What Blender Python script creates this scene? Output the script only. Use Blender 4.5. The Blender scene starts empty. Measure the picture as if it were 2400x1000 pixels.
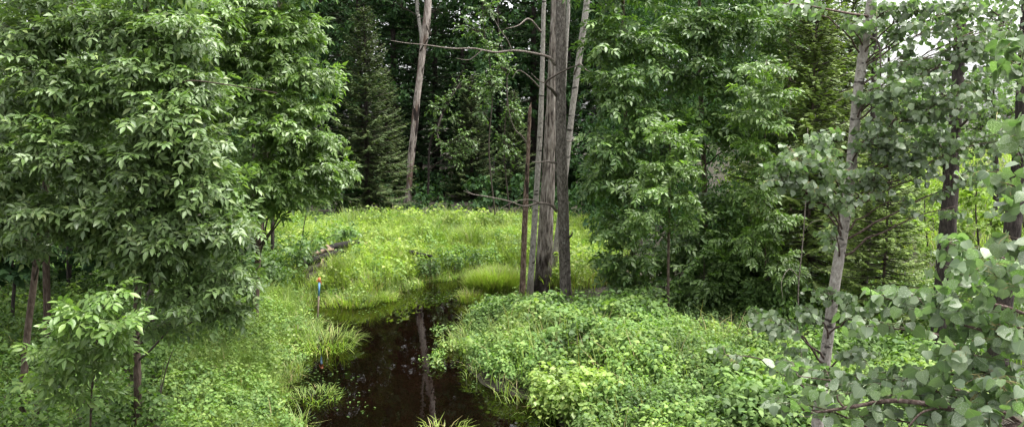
import bpy, math, random
import numpy as np
R = math.radians
random.seed(7)
rng = np.random.default_rng(7)
sc = bpy.context.scene
col = sc.collection

# ------------------------------------------------------------------ camera
F, CX, CY = 1884.0, 1200.0, 500.0          # focal length and centre in pixels of a 2400 x 1000 frame
H, PITCH = 4.5, math.atan(220 / 1884.0)
cam_d = bpy.data.cameras.new('camera')
cam = bpy.data.objects.new('camera', cam_d)
col.objects.link(cam)
cam.location = (0, 0, H)
cam.rotation_euler = (R(90) - PITCH, 0, 0)
cam_d.sensor_width = 36.0
cam_d.lens = 36.0 * F / 2400.0
cam_d.clip_start = 0.05
cam_d.clip_end = 2000
sc.camera = cam

# ------------------------------------------------------------------ sky, sun, exposure
SUN_EL, SUN_AZ = 70.0, 85.0               # azimuth clockwise from the view direction: from the right
w = bpy.data.worlds.new('World')
sc.world = w
w.use_nodes = True
nt = w.node_tree
nt.nodes.clear()
sky = nt.nodes.new('ShaderNodeTexSky')
sky.sky_type = 'NISHITA'
sky.sun_disc = False
sky.sun_elevation = R(SUN_EL)
sky.sun_rotation = R(SUN_AZ)
sky.dust_density = 4.0
hs = nt.nodes.new('ShaderNodeHueSaturation')
hs.inputs['Saturation'].default_value = 0.08
bg = nt.nodes.new('ShaderNodeBackground')
bg.inputs['Strength'].default_value = 0.08
wo = nt.nodes.new('ShaderNodeOutputWorld')
nt.links.new(sky.outputs[0], hs.inputs['Color'])
nt.links.new(hs.outputs[0], bg.inputs['Color'])
nt.links.new(bg.outputs[0], wo.inputs[0])
sun_d = bpy.data.lights.new('sun', 'SUN')
sun_d.energy = 1.5
sun_d.angle = R(40)
sun_d.color = (1.0, 0.96, 0.9)
sun = bpy.data.objects.new('sun', sun_d)
col.objects.link(sun)
sun.rotation_euler = (R(90 - SUN_EL), 0, R(180 - SUN_AZ))
sun.location = (0, 0, 40)
vs = sc.view_settings
vs.view_transform = 'Standard'
vs.look = 'None'
vs.gamma = 1.0
vs.use_curve_mapping = False
vs.exposure = 2.7
sc.render.engine = 'CYCLES'
cy = sc.cycles
cy.use_denoising = True
cy.max_bounces = 7
cy.diffuse_bounces = 3
cy.glossy_bounces = 3
cy.transmission_bounces = 4
cy.caustics_reflective = False
cy.caustics_refractive = False
cy.sample_clamp_indirect = 6.0


# ------------------------------------------------------------------ helpers
def P(px, py, D):
    xc, zc = (px - CX) / F, (CY - py) / F
    s, c = math.sin(PITCH), math.cos(PITCH)
    yf = c + zc * s
    return np.array([xc / yf * D, D, H + (-s + zc * c) / yf * D])


def G(px, py, z=0.0):
    xc, zc = (px - CX) / F, (CY - py) / F
    s, c = math.sin(PITCH), math.cos(PITCH)
    yf, zf = c + zc * s, -s + zc * c
    t = (z - H) / zf
    return np.array([xc * t, yf * t, z])


def to_px(p):
    p = np.atleast_2d(p)
    s, c = math.sin(PITCH), math.cos(PITCH)
    d = p[:, 1] * c - (p[:, 2] - H) * s
    u = p[:, 1] * s + (p[:, 2] - H) * c
    return CX + F * p[:, 0] / d, CY - F * u / d, d


def _h(ix, iy, seed):
    n = (ix.astype(np.int64) * 374761393 + iy.astype(np.int64) * 668265263 + seed * 974711) & 0x7fffffff
    n = ((n ^ (n >> 13)) * 1274126177) & 0x7fffffff
    return ((n ^ (n >> 16)) & 0xffff) / 65535.0


def vnoise(x, y, seed=0, perx=None):
    x, y = np.asarray(x, float), np.asarray(y, float)
    ix, iy = np.floor(x), np.floor(y)
    fx, fy = x - ix, y - iy
    fx, fy = fx * fx * (3 - 2 * fx), fy * fy * (3 - 2 * fy)
    i1 = ix + 1
    if perx:
        ix, i1 = np.mod(ix, perx), np.mod(i1, perx)
    a, b = _h(ix, iy, seed), _h(i1, iy, seed)
    c, d = _h(ix, iy + 1, seed), _h(i1, iy + 1, seed)
    return (a * (1 - fx) + b * fx) * (1 - fy) + (c * (1 - fx) + d * fx) * fy


def nrm(v):
    v = np.asarray(v, float)
    return v / (np.linalg.norm(v, axis=-1, keepdims=True) + 1e-9)


def mesh_tris(name, V, T, mats, UV=None, midx=None, smooth=True):
    """a mesh from triangle arrays"""
    V = np.asarray(V, np.float32)
    T = np.asarray(T, np.int32)
    me = bpy.data.meshes.new(name)
    n, m = len(V), len(T)
    me.vertices.add(n)
    me.vertices.foreach_set('co', V.ravel())
    me.loops.add(m * 3)
    me.loops.foreach_set('vertex_index', T.ravel())
    me.polygons.add(m)
    me.polygons.foreach_set('loop_start', np.arange(0, m * 3, 3, dtype=np.int32))
    if midx is not None:
        me.polygons.foreach_set('material_index', np.asarray(midx, np.int32))
    if smooth:
        me.polygons.foreach_set('use_smooth', np.ones(m, bool))
    if UV is not None:
        uv = me.uv_layers.new(name='UVMap')
        uv.data.foreach_set('uv', np.asarray(UV, np.float32)[T.ravel()].ravel())
    me.update(calc_edges=True)
    me.validate()
    for mt in (mats if isinstance(mats, (list, tuple)) else [mats]):
        me.materials.append(mt)
    return me


class Bag:
    """collects triangle pieces into one mesh"""
    def __init__(s):
        s.V, s.T, s.U, s.M, s.n = [], [], [], [], 0

    def add(s, V, T, U=None, m=0):
        V = np.asarray(V, float)
        T = np.asarray(T, int)
        s.V.append(V)
        s.T.append(T + s.n)
        s.U.append(np.zeros((len(V), 2)) if U is None else np.asarray(U))
        s.M.append(np.full(len(T), m))
        s.n += len(V)

    def mesh(s, name, mats, off=(0, 0, 0)):
        return mesh_tris(name, np.concatenate(s.V) - np.asarray(off), np.concatenate(s.T), mats,
                         np.concatenate(s.U), np.concatenate(s.M))


def link(name, data, parent=None, loc=(0, 0, 0), kind=None):
    o = bpy.data.objects.new(name, data)
    col.objects.link(o)
    if parent is not None:
        o.parent = parent
    o.location = loc
    if kind:
        o['kind'] = kind
    return o


def tag(o, label, cat=None, group=None, kind=None):
    o['label'] = label
    if cat:
        o['category'] = cat
    if group:
        o['group'] = group
    if kind:
        o['kind'] = kind
    return o


def spline(pts, n):
    """Catmull-Rom through the control rows (any width)"""
    p = np.asarray(pts, float)
    if len(p) == 2:
        t = np.linspace(0, 1, n)[:, None]
        return p[0] * (1 - t) + p[1] * t
    q = np.vstack([2 * p[0] - p[1], p, 2 * p[-1] - p[-2]])
    out = []
    for u in np.linspace(0, len(p) - 1 - 1e-6, n):
        i = int(u)
        t = u - i
        a, b, c, d = q[i:i + 4]
        out.append(0.5 * (2 * b + (c - a) * t + (2 * a - 5 * b + 4 * c - d) * t * t + (3 * b - a - 3 * c + d) * t ** 3))
    return np.array(out)


def tube(C, rad, sides=8, disp=None, cap=True):
    """tube along centre line C (n,3); disp(theta, length) gives a factor on the radius"""
    C = np.asarray(C, float)
    n = len(C)
    rad = np.broadcast_to(np.asarray(rad, float), (n,))
    t = nrm(np.gradient(C, axis=0))
    ref = np.array([1.0, 0, 0]) if abs(t[0][0]) < 0.8 else np.array([0, 1.0, 0])
    u = nrm(np.cross(t, ref))
    v = np.cross(t, u)
    th = np.linspace(0, 2 * np.pi, sides, endpoint=False)
    s = np.concatenate([[0], np.cumsum(np.linalg.norm(np.diff(C, axis=0), axis=1))])
    rr = rad[:, None] * np.ones(sides)[None]
    if disp is not None:
        rr = rr * disp(np.broadcast_to(th, (n, sides)), np.broadcast_to(s[:, None], (n, sides)))
    V = C[:, None] + rr[..., None] * (np.cos(th)[None, :, None] * u[:, None] + np.sin(th)[None, :, None] * v[:, None])
    V = V.reshape(-1, 3)
    i = np.arange(n - 1)[:, None] * sides
    j = np.arange(sides)[None]
    k = (j + 1) % sides
    a, b, c, d = (i + j).ravel(), (i + k).ravel(), (i + sides + k).ravel(), (i + sides + j).ravel()
    T = np.concatenate([np.stack([a, b, c], 1), np.stack([a, c, d], 1)])
    U = np.stack([np.broadcast_to(th / (2 * np.pi), (n, sides)).ravel(), np.broadcast_to(s[:, None], (n, sides)).ravel()], 1)
    if cap:
        m = len(V)
        V = np.vstack([V, C[0], C[-1]])
        U = np.vstack([U, [0, 0], [0, s[-1]]])
        e = np.arange(sides)
        f = (e + 1) % sides
        T = np.vstack([T, np.stack([f, e, np.full(sides, m)], 1),
                       np.stack([(n - 1) * sides + e, (n - 1) * sides + f, np.full(sides, m + 1)], 1)])
    return V, T, U


def place(tmpl, pos, d, nn, scale):
    """copies of a leaf template: y axis along d, z axis towards nn"""
    tv, tt, tu = tmpl
    pos, d = np.asarray(pos, float), nrm(d)
    nn = np.asarray(nn, float)
    z = nrm(nn - (nn * d).sum(-1, keepdims=True) * d)
    x = np.cross(d, z)
    sc_ = np.asarray(scale, float)
    B = np.stack([x, d, z], 1) * sc_[:, None, None]
    V = pos[:, None] + np.einsum('ni,kij->knj', tv, B)
    k = len(pos)
    T = tt[None] + (np.arange(k) * len(tv))[:, None, None]
    return V.reshape(-1, 3), T.reshape(-1, 3), np.tile(tu, (k, 1))


# ------------------------------------------------------------------ materials
def new_mat(name):
    m = bpy.data.materials.new(name)
    m.use_nodes = True
    t = m.node_tree
    t.nodes.clear()
    return m, t, (lambda k: t.nodes.new('ShaderNode' + k)), t.links.new


def ramp(node, stops):
    e = node.color_ramp.elements
    while len(e) < len(stops):
        e.new(0.5)
    for i, (p, c) in enumerate(stops):
        e[i].position = p
        e[i].color = (*c, 1)


def leaf_mat(name, cols, rough=0.45, transl=0.3, vein=0.0, speck=0.0, patch=0.0, spec=0.5, tcol=None):
    """leaf colours vary from leaf to leaf; vein / speck draw pale veins and specks along the leaf's own UV"""
    m, t, N, L = new_mat(name)
    geo, oi = N('NewGeometry'), N('ObjectInfo')
    add = N('Math')
    add.operation = 'ADD'
    L(geo.outputs['Random Per Island'], add.inputs[0])
    L(oi.outputs['Random'], add.inputs[1])
    fr = N('Math')
    fr.operation = 'FRACT'
    L(add.outputs[0], fr.inputs[0])
    cr = N('ValToRGB')
    ramp(cr, [(i / (len(cols) - 1), c) for i, c in enumerate(cols)])
    L(fr.outputs[0], cr.inputs[0])
    c = cr.outputs[0]
    # plant-to-plant tone
    no = N('TexNoise')
    no.inputs['Scale'].default_value = 0.9
    no.inputs['Detail'].default_value = 2
    L(geo.outputs['Position'], no.inputs['Vector'])
    mr = N('MapRange')
    mr.inputs[1].default_value, mr.inputs[2].default_value = 0.3, 0.7
    mr.inputs[3].default_value, mr.inputs[4].default_value = 0.72, 1.3
    L(no.outputs[0], mr.inputs[0])
    mx = N('MixRGB')
    mx.blend_type = 'MULTIPLY'
    mx.inputs[0].default_value = 1
    L(c, mx.inputs[1])
    L(mr.outputs[0], mx.inputs[2])
    c = mx.outputs[0]
    if vein or speck:
        uv = N('UVMap')
        sep = N('SeparateXYZ')
        L(uv.outputs[0], sep.inputs[0])
        ab = N('Math')
        ab.operation = 'ABSOLUTE'
        L(sep.outputs[0], ab.inputs[0])
    if vein:
        # midrib: |u| < w ; side veins: sine of v*k - |u|*q
        mid = N('MapRange')
        mid.inputs[1].default_value, mid.inputs[2].default_value = 0.0, 0.035
        mid.inputs[3].default_value, mid.inputs[4].default_value = 1, 0
        L(ab.outputs[0], mid.inputs[0])
        a1 = N('Math')
        a1.operation = 'MULTIPLY_ADD'
        L(ab.outputs[0], a1.inputs[0])
        a1.inputs[1].default_value = -0.9
        L(sep.outputs[1], a1.inputs[2])
        a2 = N('Math')
        a2.operation = 'MULTIPLY'
        L(a1.outputs[0], a2.inputs[0])
        a2.inputs[1].default_value = 44
        a3 = N('Math')
        a3.operation = 'SINE'
        L(a2.outputs[0], a3.inputs[0])
        a4 = N('MapRange')
        a4.inputs[1].default_value, a4.inputs[2].default_value = 0.86, 1.0
        a4.inputs[3].default_value, a4.inputs[4].default_value = 0, 0.5
        L(a3.outputs[0], a4.inputs[0])
        mxx = N('Math')
        mxx.operation = 'MAXIMUM'
        L(mid.outputs[0], mxx.inputs[0])
        L(a4.outputs[0], mxx.inputs[1])
        sc1 = N('Math')
        sc1.operation = 'MULTIPLY'
        L(mxx.outputs[0], sc1.inputs[0])
        sc1.inputs[1].default_value = vein
        mv = N('MixRGB')
        L(sc1.outputs[0], mv.inputs[0])
        L(c, mv.inputs[1])
        mv.inputs[2].default_value = (0.30, 0.36, 0.20, 1)
        c = mv.outputs[0]
    if speck:
        tc = N('TexCoord')
        s1 = N('TexNoise')
        s1.inputs['Scale'].default_value = 14
        s1.inputs['Detail'].default_value = 4
        s1.inputs['Roughness'].default_value = 0.75
        vm = N('VectorMath')
        vm.operation = 'ADD'
        L(uv.outputs[0], vm.inputs[0])
        cmb = N('CombineXYZ')
        ml = N('Math')
        ml.operation = 'MULTIPLY'
        ml.inputs[1].default_value = 37
        L(fr.outputs[0], ml.inputs[0])
        L(ml.outputs[0], cmb.inputs[2])
        L(cmb.outputs[0], vm.inputs[1])
        L(vm.outputs[0], s1.inputs['Vector'])
        thr = N('MapRange')
        thr.inputs[1].default_value, thr.inputs[2].default_value = 0.53, 0.60
        thr.inputs[3].default_value, thr.inputs[4].default_value = 0, speck
        L(s1.outputs[0], thr.inputs[0])
        # only some leaves carry specks
        pw = N('MapRange')
        pw.inputs[1].default_value, pw.inputs[2].default_value = 0.35, 0.9
        L(fr.outputs[0], pw.inputs[0])
        mu = N('Math')
        mu.operation = 'MULTIPLY'
        L(thr.outputs[0], mu.inputs[0])
        L(pw.outputs[0], mu.inputs[1])
        ms = N('MixRGB')
        L(mu.outputs[0], ms.inputs[0])
        L(c, ms.inputs[1])
        ms.inputs[2].default_value = (0.50, 0.55, 0.48, 1)
        c = ms.outputs[0]
    pb = N('BsdfPrincipled')
    L(c, pb.inputs['Base Color'])
    pb.inputs['Roughness'].default_value = rough
    pb.inputs['Specular IOR Level'].default_value = spec
    tr = N('BsdfTranslucent')
    if tcol is None:
        tcol = (1.3, 1.5, 0.6)
    tm = N('MixRGB')
    tm.blend_type = 'MULTIPLY'
    tm.inputs[0].default_value = 1
    L(c, tm.inputs[1])
    tm.inputs[2].default_value = (*tcol, 1)
    L(tm.outputs[0], tr.inputs['Color'])
    ms = N('MixShader')
    ms.inputs[0].default_value = transl
    L(pb.outputs[0], ms.inputs[1])
    L(tr.outputs[0], ms.inputs[2])
    out = N('OutputMaterial')
    L(ms.outputs[0], out.inputs[0])
    return m


def bark_mat(name, c_dark, c_mid, c_light, scale=(9, 3), rough=0.9, bump=0.5, stain=None, bands=None, patches=None):
    """bark over the tube's own UV (u round the trunk, v metres along it)"""
    m, t, N, L = new_mat(name)
    tc = N('TexCoord')
    mp = N('Mapping')
    mp.inputs['Scale'].default_value = (scale[0], scale[0], scale[1])
    L(tc.outputs['Object'], mp.inputs[0])
    n1 = N('TexNoise')
    n1.inputs['Scale'].default_value = 1.6
    n1.inputs['Detail'].default_value = 7
    n1.inputs['Roughness'].default_value = 0.68
    L(mp.outputs[0], n1.inputs['Vector'])
    cr = N('ValToRGB')
    ramp(cr, [(0.38, c_dark), (0.5, c_mid), (0.64, c_light)])
    L(n1.outputs[0], cr.inputs[0])
    c = cr.outputs[0]
    if bands:      # dark knots and rings across pale bark
        m2 = N('Mapping')
        m2.inputs['Scale'].default_value = (bands[1], bands[1], bands[2])
        L(tc.outputs['Object'], m2.inputs[0])
        n2 = N('TexNoise')
        n2.inputs['Scale'].default_value = 1
        n2.inputs['Detail'].default_value = 5
        L(m2.outputs[0], n2.inputs['Vector'])
        r2 = N('MapRange')
        r2.inputs[1].default_value, r2.inputs[2].default_value = bands[3], bands[3] + 0.07
        L(n2.outputs[0], r2.inputs[0])
        mx = N('MixRGB')
        L(r2.outputs[0], mx.inputs[0])
        L(c, mx.inputs[1])
        mx.inputs[2].default_value = (*bands[0], 1)
        c = mx.outputs[0]
    for pc, psc, pz, th in (patches or []):    # large irregular patches: peeled wood, char, lichen
        m3 = N('Mapping')
        m3.inputs['Scale'].default_value = (psc, psc, pz)
        m3.inputs['Location'].default_value = (psc * 1.7, pz * 3.1, th * 11)
        L(tc.outputs['Object'], m3.inputs[0])
        n3 = N('TexNoise')
        n3.inputs['Scale'].default_value = 1
        n3.inputs['Detail'].default_value = 6
        n3.inputs['Roughness'].default_value = 0.6
        L(m3.outputs[0], n3.inputs['Vector'])
        r3 = N('MapRange')
        r3.inputs[1].default_value, r3.inputs[2].default_value = th, th + 0.06
        L(n3.outputs[0], r3.inputs[0])
        mx = N('MixRGB')
        L(r3.outputs[0], mx.inputs[0])
        L(c, mx.inputs[1])
        mx.inputs[2].default_value = (*pc, 1)
        c = mx.outputs[0]
    if stain:      # soaked foot of the trunk: ragged-edged stain up to a height
        sp = N('SeparateXYZ')
        L(tc.outputs['Object'], sp.inputs[0])
        n4 = N('TexNoise')
        n4.inputs['Scale'].default_value = 3
        n4.inputs['Detail'].default_value = 5
        L(tc.outputs['Object'], n4.inputs['Vector'])
        a = N('Math')
        a.operation = 'MULTIPLY_ADD'
        L(n4.outputs[0], a.inputs[0])
        a.inputs[1].default_value = stain[1] * 1.6
        L(sp.outputs[2], a.inputs[2])
        r4 = N('MapRange')
        r4.inputs[1].default_value, r4.inputs[2].default_value = stain[1] * 0.9, stain[1] * 1.9
        r4.inputs[3].default_value, r4.inputs[4].default_value = 1, 0
        L(a.outputs[0], r4.inputs[0])
        mx = N('MixRGB')
        L(r4.outputs[0], mx.inputs[0])
        L(c, mx.inputs[1])
        mx.inputs[2].default_value = (*stain[0], 1)
        c = mx.outputs[0]
    pb = N('BsdfPrincipled')
    L(c, pb.inputs['Base Color'])
    pb.inputs['Roughness'].default_value = rough
    pb.inputs['Specular IOR Level'].default_value = 0.25
    bp = N('Bump')
    bp.inputs['Strength'].default_value = bump
    bp.inputs['Distance'].default_value = 0.02
    L(n1.outputs[0], bp.inputs['Height'])
    L(bp.outputs[0], pb.inputs['Normal'])
    out = N('OutputMaterial')
    L(pb.outputs[0], out.inputs[0])
    return m


def flat_mat(name, c, c2, scale=20, rough=0.6):
    m, t, N, L = new_mat(name)
    tc = N('TexCoord')
    n = N('TexNoise')
    n.inputs['Scale'].default_value = scale
    n.inputs['Detail'].default_value = 5
    L(tc.outputs['Object'], n.inputs['Vector'])
    cr = N('ValToRGB')
    ramp(cr, [(0.35, c), (0.65, c2)])
    L(n.outputs[0], cr.inputs[0])
    pb = N('BsdfPrincipled')
    L(cr.outputs[0], pb.inputs['Base Color'])
    pb.inputs['Roughness'].default_value = rough
    out = N('OutputMaterial')
    L(pb.outputs[0], out.inputs[0])
    return m


M = {}
M['ash'] = leaf_mat('ash_leaf', [(.042, .078, .024), (.065, .118, .032), (.096, .160, .046), (.078, .138, .038), (.13, .195, .058), (.085, .148, .04), (.105, .172, .048), (.075, .13, .036), (.12, .185, .054), (.155, .205, .06)],
                    rough=.44, transl=.33, vein=.35, spec=.5)
M['ash_young'] = leaf_mat('young_ash_leaf', [(.07, .135, .028), (.10, .18, .036), (.14, .215, .046)], rough=.42, transl=.38, vein=.35, spec=.5)
M['ash_far'] = leaf_mat('far_ash_leaf', [(.040, .088, .022), (.062, .125, .028), (.085, .155, .034), (.12, .19, .042), (.07, .13, .03), (.09, .16, .035)], rough=.45, transl=.32, spec=.5)
M['poplar'] = leaf_mat('poplar_leaf', [(.080, .122, .066), (.12, .168, .098), (.15, .195, .122), (.105, .155, .072), (.17, .215, .13), (.14, .20, .085), (.12, .20, .058), (.14, .185, .11), (.18, .23, .145)],
                       rough=.42, transl=.34, vein=.5, speck=.85, spec=.55, tcol=(1.0, 1.4, .5))
M['poplar_dark'] = leaf_mat('poplar_leaf_back', [(.065, .105, .045), (.10, .155, .07), (.08, .13, .055), (.14, .20, .085)], rough=.45, transl=.28, spec=.6)
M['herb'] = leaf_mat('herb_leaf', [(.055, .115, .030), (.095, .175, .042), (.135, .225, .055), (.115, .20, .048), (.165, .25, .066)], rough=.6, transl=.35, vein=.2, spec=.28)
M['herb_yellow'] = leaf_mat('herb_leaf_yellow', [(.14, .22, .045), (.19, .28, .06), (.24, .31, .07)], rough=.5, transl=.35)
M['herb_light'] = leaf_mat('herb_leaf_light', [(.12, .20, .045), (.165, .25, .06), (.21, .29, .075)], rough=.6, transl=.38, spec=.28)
M['herb_dark'] = leaf_mat('herb_leaf_shade', [(.036, .075, .018), (.062, .115, .026), (.09, .15, .036)], rough=.55, transl=.35, spec=.3)  # dark-green leaf; on bank and mound edge it puts shade into the colour
M['grass'] = leaf_mat('grass_blade', [(.15, .215, .038), (.21, .295, .055), (.26, .335, .07), (.19, .27, .05), (.30, .35, .095)], rough=.55, transl=.42, spec=.35)
M['grass_bank'] = leaf_mat('bank_grass_blade', [(.085, .145, .026), (.125, .20, .036), (.17, .245, .045), (.215, .27, .065)], rough=.5, transl=.4, spec=.4)
M['grass_dry'] = leaf_mat('dry_blade', [(.22, .19, .08), (.30, .25, .11), (.20, .22, .07)], rough=.6, transl=.3)
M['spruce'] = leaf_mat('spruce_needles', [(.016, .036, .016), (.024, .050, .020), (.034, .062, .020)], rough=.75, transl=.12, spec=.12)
M['spruce_light'] = leaf_mat('sunlit_spruce_needles', [(.035, .058, .020), (.052, .080, .026), (.075, .10, .032)], rough=.7, transl=.18, spec=.2)  # lighter copy of the spruce colour, lit look put into the needles
M['hemlock'] = leaf_mat('hemlock_needles', [(.075, .115, .028), (.11, .16, .036), (.15, .205, .045)], rough=.55, transl=.25, spec=.3)
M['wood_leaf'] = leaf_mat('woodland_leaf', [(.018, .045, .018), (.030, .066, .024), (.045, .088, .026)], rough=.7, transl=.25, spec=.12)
M['bright_leaf'] = leaf_mat('sunlit_shrub_leaf', [(.12, .20, .035), (.17, .26, .045), (.22, .30, .06)], rough=.55, transl=.4, spec=.3)  # sunlit brightness of the clearing is put into this leaf colour
M['ash_bark'] = bark_mat('ash_bark', (.045, .032, .024), (.085, .062, .047), (.14, .115, .09), scale=(26, 6))
M['red_bark'] = bark_mat('brown_bark', (.032, .022, .017), (.065, .046, .035), (.11, .086, .07), scale=(30, 7))
M['dark_bark'] = bark_mat('dark_bark', (.016, .013, .012), (.035, .028, .025), (.075, .062, .055), scale=(22, 5), bump=1.0)
M['grey_bark'] = bark_mat('grey_bark', (.040, .034, .029), (.10, .088, .076), (.20, .18, .16), scale=(17, 7), bump=1.0,
                          patches=[((.20, .205, .175), 12, 9, .63)])
M['big_bark'] = bark_mat('furrowed_bark', (.045, .036, .030), (.22, .19, .165), (.40, .37, .335), scale=(13, 2.0), bump=1.0,
                         patches=[((.030, .022, .018), 2.6, .9, .62)], stain=((.016, .012, .010), 1.25))
M['pale_bark'] = bark_mat('pale_bark', (.14, .125, .11), (.25, .235, .21), (.36, .345, .31), scale=(22, 8), bump=.5,
                          bands=((.03, .025, .022), 3.0, 9, .60), stain=((.12, .105, .09), .6))
M['dead_bark'] = bark_mat('dead_bark', (.05, .031, .022), (.115, .078, .057), (.24, .19, .155), scale=(20, 5), bump=.9,
                          patches=[((.018, .012, .010), 6, 1.6, .57)])
M['dead_wood'] = bark_mat('dead_wood', (.13, .105, .092), (.27, .23, .205), (.42, .38, .35), scale=(18, 2.5), bump=.6,
                          patches=[((.11, .075, .058), 3.0, .5, .50), ((.016, .011, .010), 4.0, .9, .53)])
M['aspen_bark'] = bark_mat('aspen_bark', (.20, .18, .16), (.31, .285, .255), (.42, .40, .36), scale=(26, 14), bump=.5,
                           bands=((.05, .042, .038), 9, 24, .585))
M['twig'] = bark_mat('twig_bark', (.030, .024, .019), (.055, .045, .036), (.09, .078, .064), scale=(40, 20))
M['pop_twig'] = bark_mat('poplar_twig_bark', (.050, .034, .029), (.10, .070, .058), (.19, .15, .135), scale=(40, 30))
M['bare_twig'] = bark_mat('bare_branch_bark', (.05, .042, .035), (.12, .10, .085), (.24, .215, .19), scale=(40, 20))
M['petiole'] = flat_mat('petiole_stem', (.22, .20, .07), (.30, .24, .09), 30)
M['stem'] = flat_mat('herb_stem', (.08, .12, .035), (.12, .13, .05), 30)

# ------------------------------------------------------------------ ground, water
POND_PX = [(885, 700), (925, 680), (960, 668), (1000, 655), (1090, 648), (1180, 640), (1240, 645), (1250, 690), (1215, 716), (1150, 728),
           (1100, 756), (1088, 800), (1090, 860), (1140, 908), (1225, 932), (1290, 958), (1370, 1080), (1480, 1500),
           (640, 1500), (600, 1080), (655, 1000), (650, 930), (645, 870), (648, 820), (688, 765), (690, 715), (730, 697), (800, 703), (850, 712)]
POND = np.array([G(*p)[:2] for p in POND_PX])


def poly_sd(x, y, poly):
    """distance to a polygon outline, negative inside"""
    x, y = np.asarray(x, float), np.asarray(y, float)
    d = np.full(x.shape, 1e9)
    ins = np.zeros(x.shape, bool)
    for (ax, ay), (bx, by) in zip(poly, np.roll(poly, -1, axis=0)):
        ex, ey = bx - ax, by - ay
        t = np.clip(((x - ax) * ex + (y - ay) * ey) / (ex * ex + ey * ey), 0, 1)
        d = np.minimum(d, np.hypot(x - ax - t * ex, y - ay - t * ey))
        c = ((ay > y) != (by > y)) & (x < (bx - ax) * (y - ay) / (by - ay + 1e-12) + ax)
        ins ^= c
    return np.where(ins, -d, d)


def sstep(a, b, v):
    t = np.clip((v - a) / (b - a), 0, 1)
    return t * t * (3 - 2 * t)


def ground(x, y):
    x, y = np.asarray(x, float), np.asarray(y, float)
    sd = poly_sd(x, y, POND)
    h = np.where(sd < 0, np.maximum(sd * .5, -.5), np.minimum(sd * .22, .22) + .02)
    out = sstep(0, 1.5, sd)
    h = h + out * (.16 * vnoise(x * .7, y * .7, 3) + .10 * vnoise(x * 2, y * 2, 4))
    h = h + .22 * np.exp(-(((x - 2.6) / 2.2) ** 2 + ((y - 13.6) / 2.4) ** 2)) * out
    h = h + .35 * sstep(-5, -14, x) * out
    h = h + 2.0 * sstep(9, 16, x) * sstep(24, 44, y)
    h = h + (2.75 - h) * (1 - sstep(1.4, 6.6, y))
    return h


def make_ground():
    ax = np.concatenate([np.linspace(-400, -40, 13), np.linspace(-34, -13, 22), np.arange(-12, 12.01, .25), np.linspace(13, 34, 22), np.linspace(40, 400, 13)])
    ay = np.concatenate([np.linspace(-300, -12, 10), np.arange(-10, 7, .5), np.arange(7, 27, .25), np.linspace(27, 60, 45), np.linspace(66, 900, 20)])
    X, Y = np.meshgrid(ax, ay)
    Z = ground(X, Y)
    V = np.stack([X.ravel(), Y.ravel(), Z.ravel()], 1)
    n, m = len(ax), len(ay)
    i = (np.arange(m - 1)[:, None] * n + np.arange(n - 1)[None]).ravel()
    T = np.concatenate([np.stack([i, i + 1, i + n + 1], 1), np.stack([i, i + n + 1, i + n], 1)])
    mt, t, N, L = new_mat('ground')
    geo = N('NewGeometry')
    n1 = N('TexNoise')
    n1.inputs['Scale'].default_value = 1.1
    n1.inputs['Detail'].default_value = 8
    L(geo.outputs['Position'], n1.inputs['Vector'])
    cr = N('ValToRGB')
    ramp(cr, [(.3, (.014, .010, .007)), (.5, (.026, .021, .012)), (.7, (.036, .040, .016))])
    L(n1.outputs[0], cr.inputs[0])
    n2 = N('TexNoise')
    n2.inputs['Scale'].default_value = 22
    n2.inputs['Detail'].default_value = 6
    L(geo.outputs['Position'], n2.inputs['Vector'])
    pb = N('BsdfPrincipled')
    pb.inputs['Roughness'].default_value = .95
    L(cr.outputs[0], pb.inputs['Base Color'])
    bp = N('Bump')
    bp.inputs['Strength'].default_value = .8
    bp.inputs['Distance'].default_value = .05
    L(n2.outputs[0], bp.inputs['Height'])
    L(bp.outputs[0], pb.inputs['Normal'])
    o = N('OutputMaterial')
    L(pb.outputs[0], o.inputs[0])
    g = link('ground', mesh_tris('ground', V, T, mt), kind='structure')
    g['label'] = 'dark boggy soil banks and meadow floor round the pool'


make_ground()


def make_water():
    mt, t, N, L = new_mat('pond_water')
    geo = N('NewGeometry')
    mp = N('Mapping')
    mp.inputs['Scale'].default_value = (2.2, 1.2, 1)
    L(geo.outputs['Position'], mp.inputs[0])
    n1 = N('TexNoise')
    n1.inputs['Scale'].default_value = 1.6
    n1.inputs['Detail'].default_value = 3
    L(mp.outputs[0], n1.inputs['Vector'])
    n2 = N('TexNoise')
    n2.inputs['Scale'].default_value = .9
    n2.inputs['Detail'].default_value = 5
    L(geo.outputs['Position'], n2.inputs['Vector'])
    cr = N('ValToRGB')
    ramp(cr, [(.3, (.0014, .0007, .0004)), (.7, (.0034, .0016, .0009))])
    L(n2.outputs[0], cr.inputs[0])
    pb = N('BsdfPrincipled')
    L(cr.outputs[0], pb.inputs['Base Color'])
    pb.inputs['Roughness'].default_value = .015
    pb.inputs['IOR'].default_value = 1.33
    bp = N('Bump')
    bp.inputs['Strength'].default_value = .06
    bp.inputs['Distance'].default_value = .03
    L(n1.outputs[0], bp.inputs['Height'])
    L(bp.outputs[0], pb.inputs['Normal'])
    o = N('OutputMaterial')
    L(pb.outputs[0], o.inputs[0])
    xs, ys = np.linspace(-9, 3, 7), np.linspace(6.0, 25.5, 7)
    X, Y = np.meshgrid(xs, ys)
    V = np.stack([X.ravel(), Y.ravel(), np.zeros(X.size)], 1)
    i = (np.arange(6)[:, None] * 7 + np.arange(6)[None]).ravel()
    T = np.concatenate([np.stack([i, i + 1, i + 8], 1), np.stack([i, i + 8, i + 7], 1)])
    g = link('pond_water', mesh_tris('pond_water', V, T, mt), kind='structure')
    g['label'] = 'still tea-brown water of the narrow woodland pool'


make_water()


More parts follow.
